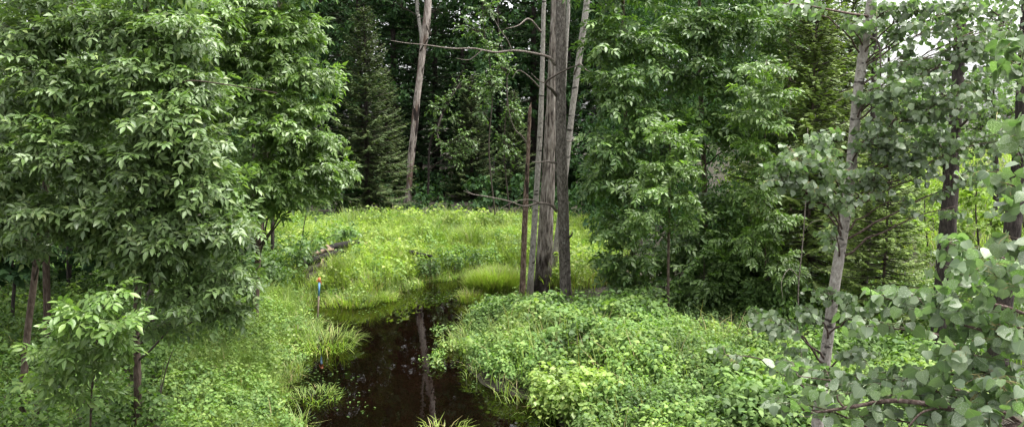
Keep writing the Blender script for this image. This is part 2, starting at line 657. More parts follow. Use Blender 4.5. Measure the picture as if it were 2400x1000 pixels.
# ------------------------------------------------------------------ leaf templates
def leaflet(L=1.0, wd=.40, fold=.10, droop=.18, y0=0.0):
    """pointed oval leaf, y along the midrib"""
    ys = [0, .22, .5, .78, 1.0]
    ws = [0, .36, .5, .30, 0]
    V, U, T = [], [], []
    for y in ys:
        V.append((0, y * L, -droop * y * y * L))
        U.append((0, y))
    for s in (-1, 1):
        for y, q in zip(ys[1:4], ws[1:4]):
            V.append((s * q * wd * L, y * L, (-droop * y * y + fold * q) * L))
            U.append((s * q * wd, y))
    for k, s in enumerate((0, 1)):
        a = 5 + 3 * k
        tri = [(0, a, 1), (1, a, a + 1), (1, a + 1, 2), (2, a + 1, a + 2), (2, a + 2, 3), (3, a + 2, 4)]
        T += tri if s else [(p, r, q) for p, q, r in tri]
    return np.array(V, float), np.array(T), np.array(U, float)


def simple_leaf(wd=.55, droop=.15, fold=.08):
    """four-sided leaf folded along the midrib, two triangles"""
    V = np.array([(0, 0, 0), (-wd / 2, .45, fold - droop * .2), (wd / 2, .45, fold - droop * .2), (0, 1, -droop)])
    return V, np.array([(0, 2, 3), (0, 3, 1)]), V[:, :2].copy()


def oval_leaf(wd=.6, droop=.2, fold=.06):
    """pointed oval leaf, four triangles"""
    V = np.array([(0, 0, 0), (-wd * .46, .3, fold), (wd * .46, .3, fold), (-wd * .36, .68, fold - droop * .4), (wd * .36, .68, fold - droop * .4), (0, 1.02, -droop)])
    return V, np.array([(0, 2, 1), (1, 2, 4), (1, 4, 3), (3, 4, 5)]), V[:, :2].copy()


def fold_leaf(wd=.45, droop=.2, fold=.1):
    """pointed oval leaf folded along the midrib, four triangles"""
    V = np.array([(0, 0, 0), (-wd / 2, .38, fold - droop * .15), (wd / 2, .38, fold - droop * .15), (0, .60, -droop * .36), (0, 1, -droop)])
    return V, np.array([(0, 2, 3), (0, 3, 1), (1, 3, 4), (3, 2, 4)]), V[:, :2].copy()


def rot(v, rz=0, rx=0, ry=0):
    v = np.asarray(v, float)
    c, s = math.cos(ry), math.sin(ry)
    v = v @ np.array([[c, 0, -s], [0, 1, 0], [s, 0, c]])
    c, s = math.cos(rx), math.sin(rx)
    v = v @ np.array([[1, 0, 0], [0, c, s], [0, -s, c]])
    c, s = math.cos(rz), math.sin(rz)
    return v @ np.array([[c, s, 0], [-s, c, 0], [0, 0, 1]])


def ash_leaf(seed, pairs=3, light=False):
    """compound leaf: stalk, pairs of leaflets and one at the tip; stalk length 1"""
    r = random.Random(seed)
    b = Bag()
    dr = r.uniform(.04, .24)
    C = np.array([(r.uniform(-.01, .01), y, -dr * y * y) for y in np.linspace(0, 1, 5)])
    if light:
        b.add([C[0], C[2] + (.014, 0, 0), C[2] - (.014, 0, 0), C[4]], [(0, 1, 2), (2, 1, 3)])
    else:
        V, T, U = tube(C, .011, 3, cap=False)
        b.add(V, T, U * [0, .3])
    shape = (lambda l, w_, f, d: tuple(q * (l if k == 0 else 1) for k, q in enumerate(fold_leaf(w_ * 1.12, d, f)))) if light else leaflet
    for i in range(pairs):
        y = .34 + .52 * i / max(1, pairs - 1)
        for s in (-1, 1):
            V, T, U = shape(r.uniform(.36, .50) * (1 - .08 * (i == 0)), r.uniform(.38, .50), .12, r.uniform(.05, .45))
            V = rot(V, -s * R(r.uniform(42, 64)), R(r.uniform(-22, 12)), s * R(r.uniform(-26, 26)))
            b.add(V + (s * .01, y, -dr * y * y), T, U)
    V, T, U = shape(r.uniform(.44, .56), r.uniform(.40, .48), .12, r.uniform(.1, .4))
    b.add(rot(V, R(r.uniform(-8, 8)), R(r.uniform(-35, -8))) + (0, .97, -dr), T, U)
    return np.concatenate(b.V), np.concatenate(b.T), np.concatenate(b.U)


def poplar_leaf(seed):
    """round leaf with a short point on a thin arched stalk; blade length 1, stalk in front of it"""
    r = random.Random(seed)
    sl = r.uniform(.5, .9)
    C = np.array([(0, t * sl, .22 * math.sin(t * 2.2) * sl) for t in np.linspace(0, 1, 5)])
    V1, T1, U1 = tube(C, .020, 3, cap=False)
    e = C[-1]
    prof = [(0, .0), (.20, -.055), (.40, .05), (.51, .25), (.50, .46), (.39, .65), (.20, .83), (.055, .95), (0, 1.03)]
    cup, dr, wave = r.uniform(.05, .28), r.uniform(.05, .35), r.uniform(0, 6)
    mid = [(0, y) for _, y in prof]
    V, U, T = [], [], []

    def z(x, y):
        return cup * abs(x) ** 1.4 - dr * y * y + .02 * math.sin(9 * y + 5 * x + wave)
    for x, y in mid:
        V.append((0, max(y, 0), z(0, max(y, 0))))
        U.append((0, y))
    n = len(prof)
    for s in (-1, 1):
        o = len(V)
        for x, y in prof[1:-1]:
            V.append((s * x, y, z(s * x, y)))
            U.append((s * x, y))
        seq = [0] + [o + k for k in range(n - 2)] + [n - 1]
        for k in range(n - 1):
            q = [k, seq[k], seq[k + 1], k + 1]
            for tri in ((q[0], q[1], q[2]), (q[0], q[2], q[3])):
                if len(set(tri)) == 3:
                    T.append(tri if s > 0 else tri[::-1])
    V = rot(np.array(V), R(r.uniform(-25, 25)), R(r.uniform(-70, -25)), R(r.uniform(-35, 35))) + e
    return V, np.array(T), np.array(U), V1, T1, U1


ASH = [ash_leaf(s, 3 if s % 3 else 2) for s in range(8)]
ASH7 = [ash_leaf(30 + s, 3) for s in range(6)]
ASH_L = [ash_leaf(s, 3 if s % 3 else 2, True) for s in range(10)]
ASH7_L = [ash_leaf(30 + s, 3, True) for s in range(8)]
POPL = [poplar_leaf(s) for s in range(10)]
SIMPLE = [simple_leaf(.5, .1), simple_leaf(.62, .3), simple_leaf(.45, .2, .12)]
ash_me = [mesh_tris('ash_leaf', *t_[:2], M['ash'], t_[2]) for t_ in ASH]
young_me = [mesh_tris('young_ash_leaf', *t_[:2], M['ash_young'], t_[2]) for t_ in ASH7]
far_me = [mesh_tris('far_ash_leaf', *t_[:2], M['ash_far'], t_[2]) for t_ in ASH7]
pop_me = []
for t_ in POPL:
    b_ = Bag()
    b_.add(t_[0], t_[1], t_[2], 0)
    b_.add(t_[3], t_[4], t_[5], 1)
    pop_me.append(b_.mesh('poplar_leaf', [M['poplar'], M['petiole']]))
POPT = []
for k_ in range(8):      # lighter poplar leaves for the crown mass
    r_ = random.Random(900 + k_)
    ring = [(0, .0), (.34, .0), (.51, .28), (.40, .64), (0, 1.02), (-.40, .64), (-.51, .28), (-.34, .0)]
    c_, d_ = r_.uniform(.05, .3), r_.uniform(.05, .35)
    V_ = np.array([(0, .42, -d_ * .18)] + [(x, y, c_ * abs(x) ** 1.4 - d_ * y * y) for x, y in ring])
    T_ = np.array([(0, 1 + k, 1 + (k + 1) % 8) for k in range(8)])
    U_ = V_[:, :2].copy()
    e_ = np.array([0, r_.uniform(.5, .8), .15])
    V_ = rot(V_, R(r_.uniform(-25, 25)), R(r_.uniform(-70, -20)), R(r_.uniform(-40, 40))) + e_
    V_ = np.vstack([V_, [(0, 0, 0), (.03, e_[1] * .5, .16), (-.03, e_[1] * .5, .16), e_]])
    POPT.append((V_, np.vstack([T_, [(9, 10, 11), (11, 10, 12)]]), np.vstack([U_, np.zeros((4, 2))])))

STYLE = {
    'ash': dict(t=ASH_L, me=ash_me, mat='ash', size=(.13, .25), per=6, spread=1.0, droop=.08, up=1.0, rnd=.45, mul=1.35),
    'young': dict(t=ASH7_L, me=young_me, mat='ash_young', size=(.15, .26), per=6, spread=1.0, droop=.08, up=1.0, rnd=.42, mul=1.35),
    'far': dict(t=ASH7_L, me=far_me, mat='ash_far', size=(.20, .36), per=6, spread=1.0, droop=.1, up=1.0, rnd=.48, mul=1.25),
    'poplar': dict(t=POPT, me=pop_me, mat='poplar', size=(.033, .056), per=10, spread=1.1, droop=.25, up=.6, rnd=.7, mul=1.5),
    'poplar_back': dict(t=POPT, me=None, mat='poplar_dark', size=(.055, .075), per=10, spread=1.1, droop=.3, up=.6, rnd=.8, mul=1.2),
    'leafy': dict(t=SIMPLE, me=None, mat='ash_far', size=(.10, .17), per=10, spread=1.0, droop=.3, up=.9, rnd=.5, mul=1.2),
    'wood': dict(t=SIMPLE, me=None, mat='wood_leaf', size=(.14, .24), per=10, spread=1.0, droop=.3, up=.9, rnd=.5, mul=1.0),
    'bright': dict(t=SIMPLE, me=None, mat='bright_leaf', size=(.12, .20), per=10, spread=1.0, droop=.2, up=.9, rnd=.5, mul=1.0),
}


def bez(a, b, c, n):
    t = np.linspace(0, 1, n)[:, None]
    return a * (1 - t) ** 2 + 2 * b * t * (1 - t) + c * t * t


def grow(trunk, clumps, style, twig_r=.005, sides=5, branch_r=.35, seed=0, branches=True, twl=1.0):
    """branch curves, twig pieces and leaf transforms for a crown made of clumps (centre, radii, twigs)"""
    rg = np.random.default_rng(seed)
    st = STYLE[style]
    br, tw = [], Bag()
    LP, LD, LN, LS = [], [], [], []
    C = trunk[:, :3]
    for cen, rad, n in clumps:
        cen, rad = np.asarray(cen), np.asarray(rad)
        hd = np.hypot(C[:, 0] - cen[0], C[:, 1] - cen[1])
        want = cen[2] - .45 * hd - .1
        k = int(np.argmin(np.abs(C[:, 2] - want) + .15 * hd))
        k = max(k, int(.12 * len(C)))
        a = C[k]
        r0 = max(min(trunk[k, 3] * branch_r, .05), twig_r * 1.6)
        mid = (a + cen) / 2 + np.array([0, 0, .16 * np.linalg.norm(cen - a)]) + rg.normal(0, .05, 3)
        B = bez(a, mid, cen, 9)
        B[1:-1] += rg.normal(0, .012, (7, 3)) * np.linalg.norm(cen - a)
        if branches:
            br.append(tube(B, np.linspace(r0, twig_r, 9), sides))
        for _ in range(int(round(n * st['mul']))):
            u = nrm(rg.normal(0, 1, 3)) * rg.random() ** .5
            p = cen + u * rad
            s = B[int(rg.integers(4, 9))]
            m = (s + p) / 2 + np.array([0, 0, .12 * np.linalg.norm(p - s)]) + rg.normal(0, .03, 3)
            W = bez(s, m, p, 5)
            tw.add(*tube(W[::2], np.linspace(twig_r, twig_r * .4, 3), 3, cap=False))
            td = nrm(W[-1] - W[-2] + 1e-6)
            side = nrm(np.cross(td, [0, 0, 1]) + 1e-4)
            for q in range(st['per']):
                t = 1.0 if q == 0 else rg.uniform(.35, 1.0)
                f = t * 4
                i = min(int(f), 3)
                pos = W[i] * (1 - f + i) + W[i + 1] * (f - i)
                sg = 1 if q % 2 else -1
                d = td * rg.uniform(.4, .9) + (0 if q == 0 else 1) * side * sg * st['spread'] * rg.uniform(.5, 1)
                d = d + rg.normal(0, .25, 3) + np.array([0, 0, -st['droop']])
                outw = nrm(p - cen + 1e-4)
                nn = np.array([0, 0, st['up']]) + outw * .35 + np.array([0, -.25, 0]) + rg.normal(0, st['rnd'], 3)
                LP.append(pos)
                LD.append(d)
                LN.append(nn)
                LS.append(rg.uniform(*st['size']))
    return br, tw, np.array(LP), nrm(np.array(LD)), np.array(LN), np.array(LS)


def basis(d, n):
    z = nrm(n - (n @ d) * d)
    return np.stack([np.cross(d, z), d, z], 1)


from mathutils import Matrix, Vector


def add_leaves(root, base, style, LP, LD, LN, LS, n_obj, seed=0, crown='crown', matkey=None):
    """the n_obj leaves that show largest become objects, the rest one mass"""
    st = STYLE[style]
    rg = np.random.default_rng(seed + 99)
    var = rg.integers(0, len(st['t']), len(LP))
    own = np.zeros(len(LP), bool)
    if n_obj and st['me']:
        x, y, d = to_px(LP)
        ok = (x > 20) & (x < 2380) & (y > 15) & (y < 985)
        score = np.where(ok, d - 1e-9, 1e6)
        idx = np.argsort(score)[:n_obj]
        idx = idx[score[idx] < 1e5]
        own[idx] = True
        for i in idx:
            o = bpy.data.objects.new('leaf', st['me'][var[i] % len(st['me'])])
            col.objects.link(o)
            o.parent = root
            B = basis(LD[i], LN[i]) * LS[i]
            mw = Matrix([[*B[r], LP[i][r] - base[r]] for r in range(3)] + [[0, 0, 0, 1]])
            o.matrix_basis = mw
    b = Bag()
    for v, tm in enumerate(st['t']):
        k = (var == v) & ~own
        if k.any():
            b.add(*place(tm, LP[k], LD[k], LN[k], LS[k]))
    if b.n:
        link(crown, b.mesh(crown, M[matkey or st['mat']], base), root, kind='stuff')


def bark_disp(amp, lump=.10, seed=0, freq=18, ys=3.0):
    def f(th, s):
        u = th / (2 * np.pi)
        a = vnoise(u * freq, s * ys, seed, freq)
        b = vnoise(u * freq * 2, s * ys * 2.3, seed + 1, freq * 2)
        ridge = 1 - np.abs(2 * a - 1)
        low = vnoise(u * 3, s * .8, seed + 2, 3) - .5
        return 1 + amp * (ridge - .6 + .4 * (b - .5)) + lump * low
    return f


def px_path(pts):
    return np.array([[*P(a, b, c), r] for a, b, c, r in pts])


def to_ground(path, flare=1.25):
    """run the path's foot down into the soil"""
    p = path[0]
    z = float(ground(p[0], p[1])) - .12
    if p[2] > z + .05:
        d = path[0, :3] - path[1, :3]
        k = (p[2] - z) / max(-d[2], .05) if d[2] < 0 else 0
        k = min(k, 1.0)
        q = np.array([p[0] + d[0] * k * .6, p[1] + d[1] * k * .6, z, p[3] * flare])
        return np.vstack([q, path])
    path = path.copy()
    path[0, 2] = z
    return path


def make_tree(name, label, cat, group, path, bark, clumps=(), style='ash', n_obj=0, seed=0, sides=12, rings=40, amp=.12, furrow=18, ys=3.0,
              extra=(), twigmat='twig', trunk_name='trunk', lump=.12, branch_r=.35, twig_r=.005, matkey=None, branches=True):
    """path rows x,y,z,r ; clumps rows px,py,D,rx_px,ry_px,rdepth,n ; extra: branch paths (rows, material)"""
    tr = spline(to_ground(path), rings)
    tr[:, 3] = np.maximum(tr[:, 3], .004)
    base = tr[0, :3].copy()
    base[2] += .1
    root = link(name, None, loc=base)
    tag(root, label, cat, group)
    V, T, U = tube(tr[:, :3] - base, tr[:, 3], sides, bark_disp(amp, lump, seed, furrow, ys))
    link(trunk_name, mesh_tris(trunk_name, V, T, M[bark], U), root)
    cl = []
    for px, py, D, rx, ry, rd, n in clumps:
        cl.append((P(px, py, D), (rx * D / F, rd, ry * D / F), n))
    if cl:
        br, tw, *lv = grow(tr, cl, style, seed=seed, branch_r=branch_r, twig_r=twig_r, branches=branches)
        for V, T, U in br:
            link('branch', mesh_tris('branch', V - base, T, M[twigmat], U), root)
        if tw.n:
            link('twigs', tw.mesh('twigs', M[twigmat], base), root, kind='stuff')
        add_leaves(root, base, style, *lv, n_obj, seed, matkey=matkey)
    for rows, mt in extra:
        q = spline(rows, max(10, 6 * len(rows)))
        V, T, U = tube(q[:, :3] - base, q[:, 3], 7, bark_disp(.25, .15, seed + 5, 6, 9))
        link('branch', mesh_tris('branch', V, T, M[mt], U), root)
    return root


# ------------------------------------------------------------------ the trunk cluster by the pool
make_tree('dead_tree', 'slim reddish-brown dead trunk with broken top, leftmost of the trunk cluster', 'tree', 'trunk cluster by the pool',
          px_path([(1222, 716, 19.4, 0.079), (1226, 640, 19.4, 0.065), (1231, 502, 19.4, 0.061), (1238, 350, 19.4, 0.050), (1242, 262, 19.4, .040), (1244, 248, 19.4, .020), (1245, 240, 19.4, .006)]),
          'dead_bark', sides=14, rings=60, amp=.30, furrow=7, ys=6, seed=3, lump=.35,
          extra=[(px_path([(1234, 335, 19.4, .025), (1222, 318, 19.3, .018), (1205, 300, 19.2, .012), (1192, 255, 19.1, .010), (1188, 190, 19.0, .007), (1196, 165, 19, .004)]), 'bare_twig')])
make_tree('pale_tree', 'thin pale grey leaning trunk between the dead brown stem and the furrowed trunk', 'tree', 'trunk cluster by the pool',
          px_path([(1240, 720, 19.7, .17), (1242, 696, 19.7, .105), (1245, 640, 19.7, 0.077), (1254, 502, 19.7, 0.072), (1266, 304, 19.7, 0.063), (1270, 192, 19.7, 0.056), (1274, 32, 19.7, 0.050), (1277, -40, 19.7, 0.047), (1290, -500, 19.8, 0.045), (1300, -900, 20, .02)]),
          'pale_bark', sides=16, rings=90, amp=.10, furrow=8, seed=5,
          extra=[(px_path([(1268, 75, 19.6, .03), (1240, 45, 19.3, .022), (1215, 60, 19, .014), (1185, 68, 18.8, .008)]), 'bare_twig'),
                 (px_path([(1264, 205, 19.5, .02), (1240, 180, 19.2, .014), (1215, 165, 19, .008), (1200, 185, 18.9, .004)]), 'bare_twig')])
make_tree('furrowed_tree', 'thickest trunk of the cluster, furrowed bark, soaked black at its foot', 'tree', 'trunk cluster by the pool',
          px_path([(1268, 726, 19.9, .40), (1269, 704, 19.9, .285), (1271, 680, 19.9, .235), (1274, 638, 19.9, .195), (1281, 502, 19.9, .172), (1290, 304, 19.9, .138), (1297, 150, 19.9, .115), (1304, -20, 19.9, .10), (1320, -500, 20, .06), (1330, -1000, 20, .02)]),
          'big_bark', sides=72, rings=200, amp=.24, furrow=20, ys=1.6, seed=8, lump=.10)
make_tree('leaning_tree', 'pale upper trunk leaning away behind the dark grey trunk of the cluster', 'tree', 'trunk cluster by the pool',
          px_path([(1286, 722, 20.4, .22), (1289, 696, 20.4, .14), (1296, 638, 20.4, 0.099), (1314, 502, 20.5, 0.081), (1336, 304, 20.6, 0.074), (1350, 192, 20.7, 0.079), (1372, 32, 20.8, 0.079), (1380, -30, 20.8, 0.077), (1430, -400, 21, 0.054), (1470, -700, 21, .03)]),
          'pale_bark', sides=22, rings=110, amp=.12, furrow=12, seed=11,
          extra=[(px_path([(1345, 175, 20.6, .03), (1358, 150, 20.4, .02), (1375, 165, 20.2, .012), (1400, 172, 20, .006)]), 'bare_twig'),
                 (px_path([(1325, 330, 20.5, .02), (1345, 330, 20.2, .013), (1372, 318, 20, .008), (1382, 306, 19.9, .004)]), 'bare_twig')])
make_tree('white_tree', 'narrow white stem showing above, directly behind the dark grey trunk', 'tree', 'trunk cluster by the pool',
          px_path([(1304, 700, 21.2, 0.063), (1312, 500, 21.2, 0.054), (1320, 250, 21.3, 0.050), (1329, 80, 21.3, 0.045), (1333, -20, 21.3, 0.045), (1345, -600, 21.4, .02)]),
          'pale_bark', sides=12, rings=60, amp=.08, furrow=7, seed=12)
make_tree('grey_tree', 'straight dark grey trunk in front of the cluster, with long bare side branches', 'tree', 'trunk cluster by the pool',
          px_path([(1328, 736, 18.6, 0.153), (1327, 706, 18.6, 0.131), (1324, 638, 18.6, 0.126), (1320, 502, 18.6, 0.126), (1315, 304, 18.6, 0.122), (1314, 0, 18.6, 0.113), (1312, -400, 18.6, 0.081), (1312, -900, 18.6, .03)]),
          'grey_bark', sides=40, rings=200, amp=.12, furrow=20, ys=5, seed=14, lump=.14,
          extra=[(px_path([(1302, 152, 18.6, .040), (1285, 134, 18.5, .032), (1240, 123, 18.3, .025), (1200, 119, 18.1, .024), (1160, 123, 18.0, .022), (1110, 114, 17.9, .018), (1060, 114, 17.8, .016), (1000, 106, 17.6, .013), (950, 101, 17.5, .009), (915, 95, 17.4, .006)]), 'bare_twig'),
                 (px_path([(1130, 118, 17.9, .012), (1100, 140, 17.9, .009), (1070, 137, 17.8, .005)]), 'bare_twig'),
                 (px_path([(1200, 120, 18.1, .013), (1190, 95, 18, .009), (1172, 70, 18, .006), (1150, 30, 18, .004)]), 'bare_twig'),
                 (px_path([(1307, 228, 18.6, .040), (1295, 212, 18.4, .032), (1279, 195, 18.2, .026), (1300, 178, 18.1, .022), (1335, 160, 18.0, .017), (1358, 153, 18, .010)]), 'twig'),
                 (px_path([(1279, 196, 18.2, .016), (1262, 188, 18.1, .011), (1245, 172, 18, .005)]), 'bare_twig'),
                 (px_path([(1303, 382, 18.6, .025), (1285, 379, 18.4, .020), (1262, 380, 18.3, .015), (1247, 379, 18.2, .009)]), 'bare_twig'),
                 (px_path([(1304, 494, 18.6, .034), (1290, 480, 18.4, .028), (1262, 476, 18.2, .022), (1228, 483, 18.0, .018), (1195, 472, 17.8, .015), (1150, 462, 17.6, .012), (1108, 455, 17.5, .009), (1086, 447, 17.4, .005)]), 'bare_twig'),
                 (px_path([(1265, 476, 18.2, .014), (1245, 468, 18.0, .012), (1215, 470, 17.9, .010), (1185, 482, 17.8, .007), (1165, 494, 17.7, .004)]), 'bare_twig'),
                 (px_path([(1108, 455, 17.5, .007), (1094, 446, 17.5, .005), (1092, 440, 17.5, .003)]), 'bare_twig'),
                 (px_path([(1334, 556, 18.5, .03), (1340, 550, 18.4, .02), (1341, 543, 18.4, .008)]), 'twig')])

# ------------------------------------------------------------------ far side: dead snag, spruces, gnarled tree
make_tree('dead_snag', 'tall barkless dead trunk with black scars, alone at the dark wood edge', 'tree', None,
          px_path([(955, 500, 38.5, 0.168), (959, 440, 38.5, 0.151), (961, 400, 38.5, 0.151), (971, 300, 38.5, 0.168), (981, 200, 38.5, 0.143), (991, 120, 38.5, 0.160), (1000, 50, 38.5, 0.168), (1006, -20, 38.5, 0.143), (1010, -60, 38.5, 0.101)]),
          'dead_wood', sides=28, rings=140, amp=.12, furrow=14, ys=1.2, seed=21, lump=.22,
          extra=[(px_path([(1000, 60, 38.3, 0.050), (1009, 82, 38.1, 0.042), (1006, 62, 38, 0.025), (1007, 45, 38, 0.013)]), 'twig'),
                 (px_path([(985, 120, 38.4, 0.042), (1000, 95, 38.0, 0.029), (1005, 88, 38, 0.017)]), 'twig')])
make_tree('birch_tree', 'pale birch stem behind the top of the barkless dead trunk', 'tree', None,
          px_path([(956, 470, 43, .10), (969, 300, 43, .10), (981, 200, 43, .10), (988, 105, 43, .09), (981, 40, 43, .09), (977, -20, 43, .085), (975, -500, 43, .04)]),
          'pale_bark', sides=10, rings=40, seed=22,
          clumps=[(985, -60, 43, 110, 60, 2, 30), (1040, 20, 43, 70, 50, 1.5, 16), (930, 15, 43, 60, 50, 1.5, 16)], style='wood', twig_r=.012)


def make_conifer(seed, Ht, Rd, needle=.05, step=.22, whorl=6, low=.06, droop=.35, dens=1.0, tr=.016):
    """trunk tube and needle sprays of one conifer standing at the origin"""
    rg = np.random.default_rng(seed)
    b = Bag()
    wood = Bag()
    C = np.array([(0.02 * Ht * math.sin(t * 2 + seed) * t * .3, 0, t * Ht) for t in np.linspace(0, 1, 14)])
    rad = np.linspace(tr * Ht, .01, 14)
    tv = tube(C, rad, 9, bark_disp(.15, .1, seed, 9, 3))
    VV, TT = [], []
    z = low * Ht
    A = rg.uniform(0, 6.28)
    pos, dr, nn, sz, = [], [], [], []
    while z < Ht * .985:
        t = z / Ht
        Lb = Rd * (1 - t) ** .75 * min(1, .55 + t * 3)
        for k in range(whorl):
            A += 2.4 + rg.normal(0, .2)
            l = Lb * rg.uniform(.6, 1.12) + .12
            dh = np.array([math.cos(A), math.sin(A), 0])
            pit = .55 * t * t - droop * (1 - t)
            n = 7
            q = np.linspace(0, 1, n)
            B = np.array([0, 0, z + rg.normal(0, .05)]) + dh * (q * l)[:, None]
            B[:, 2] += l * (pit * q + .22 * q * q * q)
            wood.add(*tube(B, np.linspace(.012 + .008 * l, .004, n), 3, cap=False))
            sd = np.array([-dh[1], dh[0], 0])
            m = max(4, int(l / .085 * dens))
            for j in range(m):
                f = .15 + .85 * (j + rg.random()) / m
                g = f * (n - 1)
                i = min(int(g), n - 2)
                p0 = B[i] * (1 - g + i) + B[i + 1] * (g - i)
                tl = (.10 + .34 * l * (1 - f) ** .8 * min(1, 2 * f)) * rg.uniform(.6, 1.2)
                for s in (-1, 1):
                    d = dh * .75 + sd * s * rg.uniform(.5, 1) + np.array([0, 0, rg.normal(-.22, .14)])
                    pos.append(p0)
                    dr.append(d)
                    nn.append(np.array([0, 0, 1]) + rg.normal(0, .35, 3))
                    sz.append(tl)
            pos.append(B[-2])
            dr.append(dh + np.array([0, 0, .2]))
            nn.append(np.array([0, 0, 1.0]))
            sz.append(.22)
        z += step * rg.uniform(.8, 1.2) * (1 - .4 * t)
    pos, dr, nn, sz = np.array(pos), np.array(dr), np.array(nn), np.array(sz)
    # a spray: narrow toothed sliver with side teeth
    wv = needle
    tm_v = np.array([(0, 0, 0), (-.5, .25, 0), (-.12, .3, .02), (.5, .25, 0), (.12, .3, .02), (-.55, .6, -.03), (-.1, .62, 0), (.55, .6, -.03), (.1, .62, 0), (0, 1, -.04)])
    tm_t = np.array([(0, 4, 2), (0, 2, 1), (0, 3, 4), (2, 4, 8), (2, 8, 6), (2, 6, 5), (4, 7, 8), (6, 8, 9)])
    sx = np.clip(wv / np.maximum(sz, .05), .1, .9)
    tv2 = np.broadcast_to(tm_v, (len(pos), 10, 3)).copy()
    tv2[:, :, 0] *= 2 * sx[:, None]
    d = nrm(dr)
    zz = nrm(nn - (nn * d).sum(-1, keepdims=True) * d)
    x = np.cross(d, zz)
    B = np.stack([x, d, zz], 1) * sz[:, None, None]
    V = (pos[:, None] + np.einsum('kni,kij->knj', tv2, B)).reshape(-1, 3)
    T = (tm_t[None] + (np.arange(len(pos)) * 10)[:, None, None]).reshape(-1, 3)
    return tv, wood, V, T


def conifer_proto(name, seed, Ht, Rd, bark, needles, **kw):
    tv, wood, V, T = make_conifer(seed, Ht, Rd, **kw)
    return (mesh_tris('trunk', tv[0], tv[1], M[bark], tv[2]), wood.mesh('branches', M['twig']), mesh_tris('needles', V, T, M[needles], smooth=False))


def put_conifer(proto, name, label, group, pos, s=1.0, rz=0.0, sz=None):
    o = link(name, None, loc=pos)
    o.scale = (s, s, sz or s)
    o.rotation_euler = (0, 0, rz)
    tag(o, label, 'tree', group)
    link('trunk', proto[0], o)
    link('branches', proto[1], o, kind='stuff')
    link('needles', proto[2], o, kind='stuff')
    return o


def on_ground(px, D, dz=-.1):
    p = P(px, 300, D)
    return np.array([p[0], D, float(ground(p[0], D)) + dz])


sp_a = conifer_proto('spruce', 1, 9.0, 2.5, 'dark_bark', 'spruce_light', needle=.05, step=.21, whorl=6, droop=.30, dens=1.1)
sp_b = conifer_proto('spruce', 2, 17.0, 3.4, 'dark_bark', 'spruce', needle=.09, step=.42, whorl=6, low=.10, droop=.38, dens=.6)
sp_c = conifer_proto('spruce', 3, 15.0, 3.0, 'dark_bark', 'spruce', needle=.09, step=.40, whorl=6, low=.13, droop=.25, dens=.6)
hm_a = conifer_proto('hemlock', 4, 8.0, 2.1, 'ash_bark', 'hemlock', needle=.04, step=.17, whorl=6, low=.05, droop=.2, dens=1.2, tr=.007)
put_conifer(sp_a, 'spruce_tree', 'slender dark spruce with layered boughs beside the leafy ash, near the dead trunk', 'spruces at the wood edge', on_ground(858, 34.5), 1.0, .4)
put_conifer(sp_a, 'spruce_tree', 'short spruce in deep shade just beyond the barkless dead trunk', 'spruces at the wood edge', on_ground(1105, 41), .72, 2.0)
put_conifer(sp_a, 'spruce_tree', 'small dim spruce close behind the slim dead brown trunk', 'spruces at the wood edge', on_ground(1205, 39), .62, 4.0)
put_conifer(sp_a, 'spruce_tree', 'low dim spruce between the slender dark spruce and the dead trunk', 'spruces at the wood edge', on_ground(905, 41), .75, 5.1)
for i, (px, D, s, q) in enumerate([(760, 47, .95, 0), (845, 50, 1.05, 1), (925, 46, 1.0, 0), (1020, 50, 1.1, 1), (1085, 46, .95, 0), (1170, 51, 1.1, 1),
                                   (1250, 45, 1.0, 0), (1330, 50, 1.05, 1), (1405, 44, 1.0, 0), (1480, 49, 1.05, 1), (800, 56, 1.15, 1), (980, 58, 1.15, 0),
                                   (1130, 57, 1.2, 1), (1290, 58, 1.2, 0), (1440, 57, 1.1, 1)]):
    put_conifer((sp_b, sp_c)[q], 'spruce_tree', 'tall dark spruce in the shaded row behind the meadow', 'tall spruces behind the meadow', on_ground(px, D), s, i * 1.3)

make_tree('gnarled_tree', 'small gnarled tree with crooked bare limbs and hanging pale leaves beside the dead trunk', 'tree', None,
          px_path([(1002, 500, 39.5, .07), (1004, 430, 39.5, .05), (1008, 340, 39.4, .05), (1035, 270, 39.3, .045), (1055, 225, 39.2, .035), (1070, 190, 39.1, .025), (1085, 165, 39, .012)]),
          'dark_bark', seed=31, style='leafy', twig_r=.01,
          clumps=[(1045, 240, 39, 40, 40, .8, 22), (1085, 200, 39, 40, 36, .8, 20), (1020, 300, 39, 26, 30, .6, 10), (1060, 280, 38.8, 30, 30, .6, 14), (1075, 360, 38.5, 50, 40, .8, 34), (1095, 320, 38.5, 40, 28, .7, 18), (1040, 335, 38.5, 26, 22, .5, 10), (1015, 250, 39, 22, 40, .6, 14), (1110, 345, 38.5, 22, 20, .5, 8)],
          extra=[(px_path([(1036, 268, 39.2, .05), (1025, 310, 39, .04), (1035, 340, 38.8, .03), (1032, 370, 38.6, .015)]), 'bare_twig'),
                 (px_path([(1040, 262, 39.2, .04), (1060, 225, 39, .03), (1078, 195, 39, .015)]), 'bare_twig')])
for px, py, D, lab, sd in [(1140, 110, 30, 'thin leafy tree with pale yellow-green sprays behind the long bare branch', 41),
                           (1175, 250, 34, 'leafy understorey tree left of the trunk cluster, foliage pale in the shade', 42)]:
    make_tree('leafy_tree', lab, 'tree', None, px_path([(px + 20, 500, D, .03), (px + 6, 350, D, .026), (px + 14, 200, D, .022), (px - 8, 50, D, .015), (px - 2, -60, D, .008)]),
              'twig', seed=sd, style='leafy', twig_r=.008,
              clumps=[(px - 30, py - 40, D, 55, 45, .9, 26), (px + 25, py + 10, D, 50, 50, .9, 28), (px + 5, py - 90, D, 60, 40, .9, 22), (px + 10, py + 90, D, 55, 55, .9, 30), (px - 10, py + 150, D, 40, 35, .8, 10)])

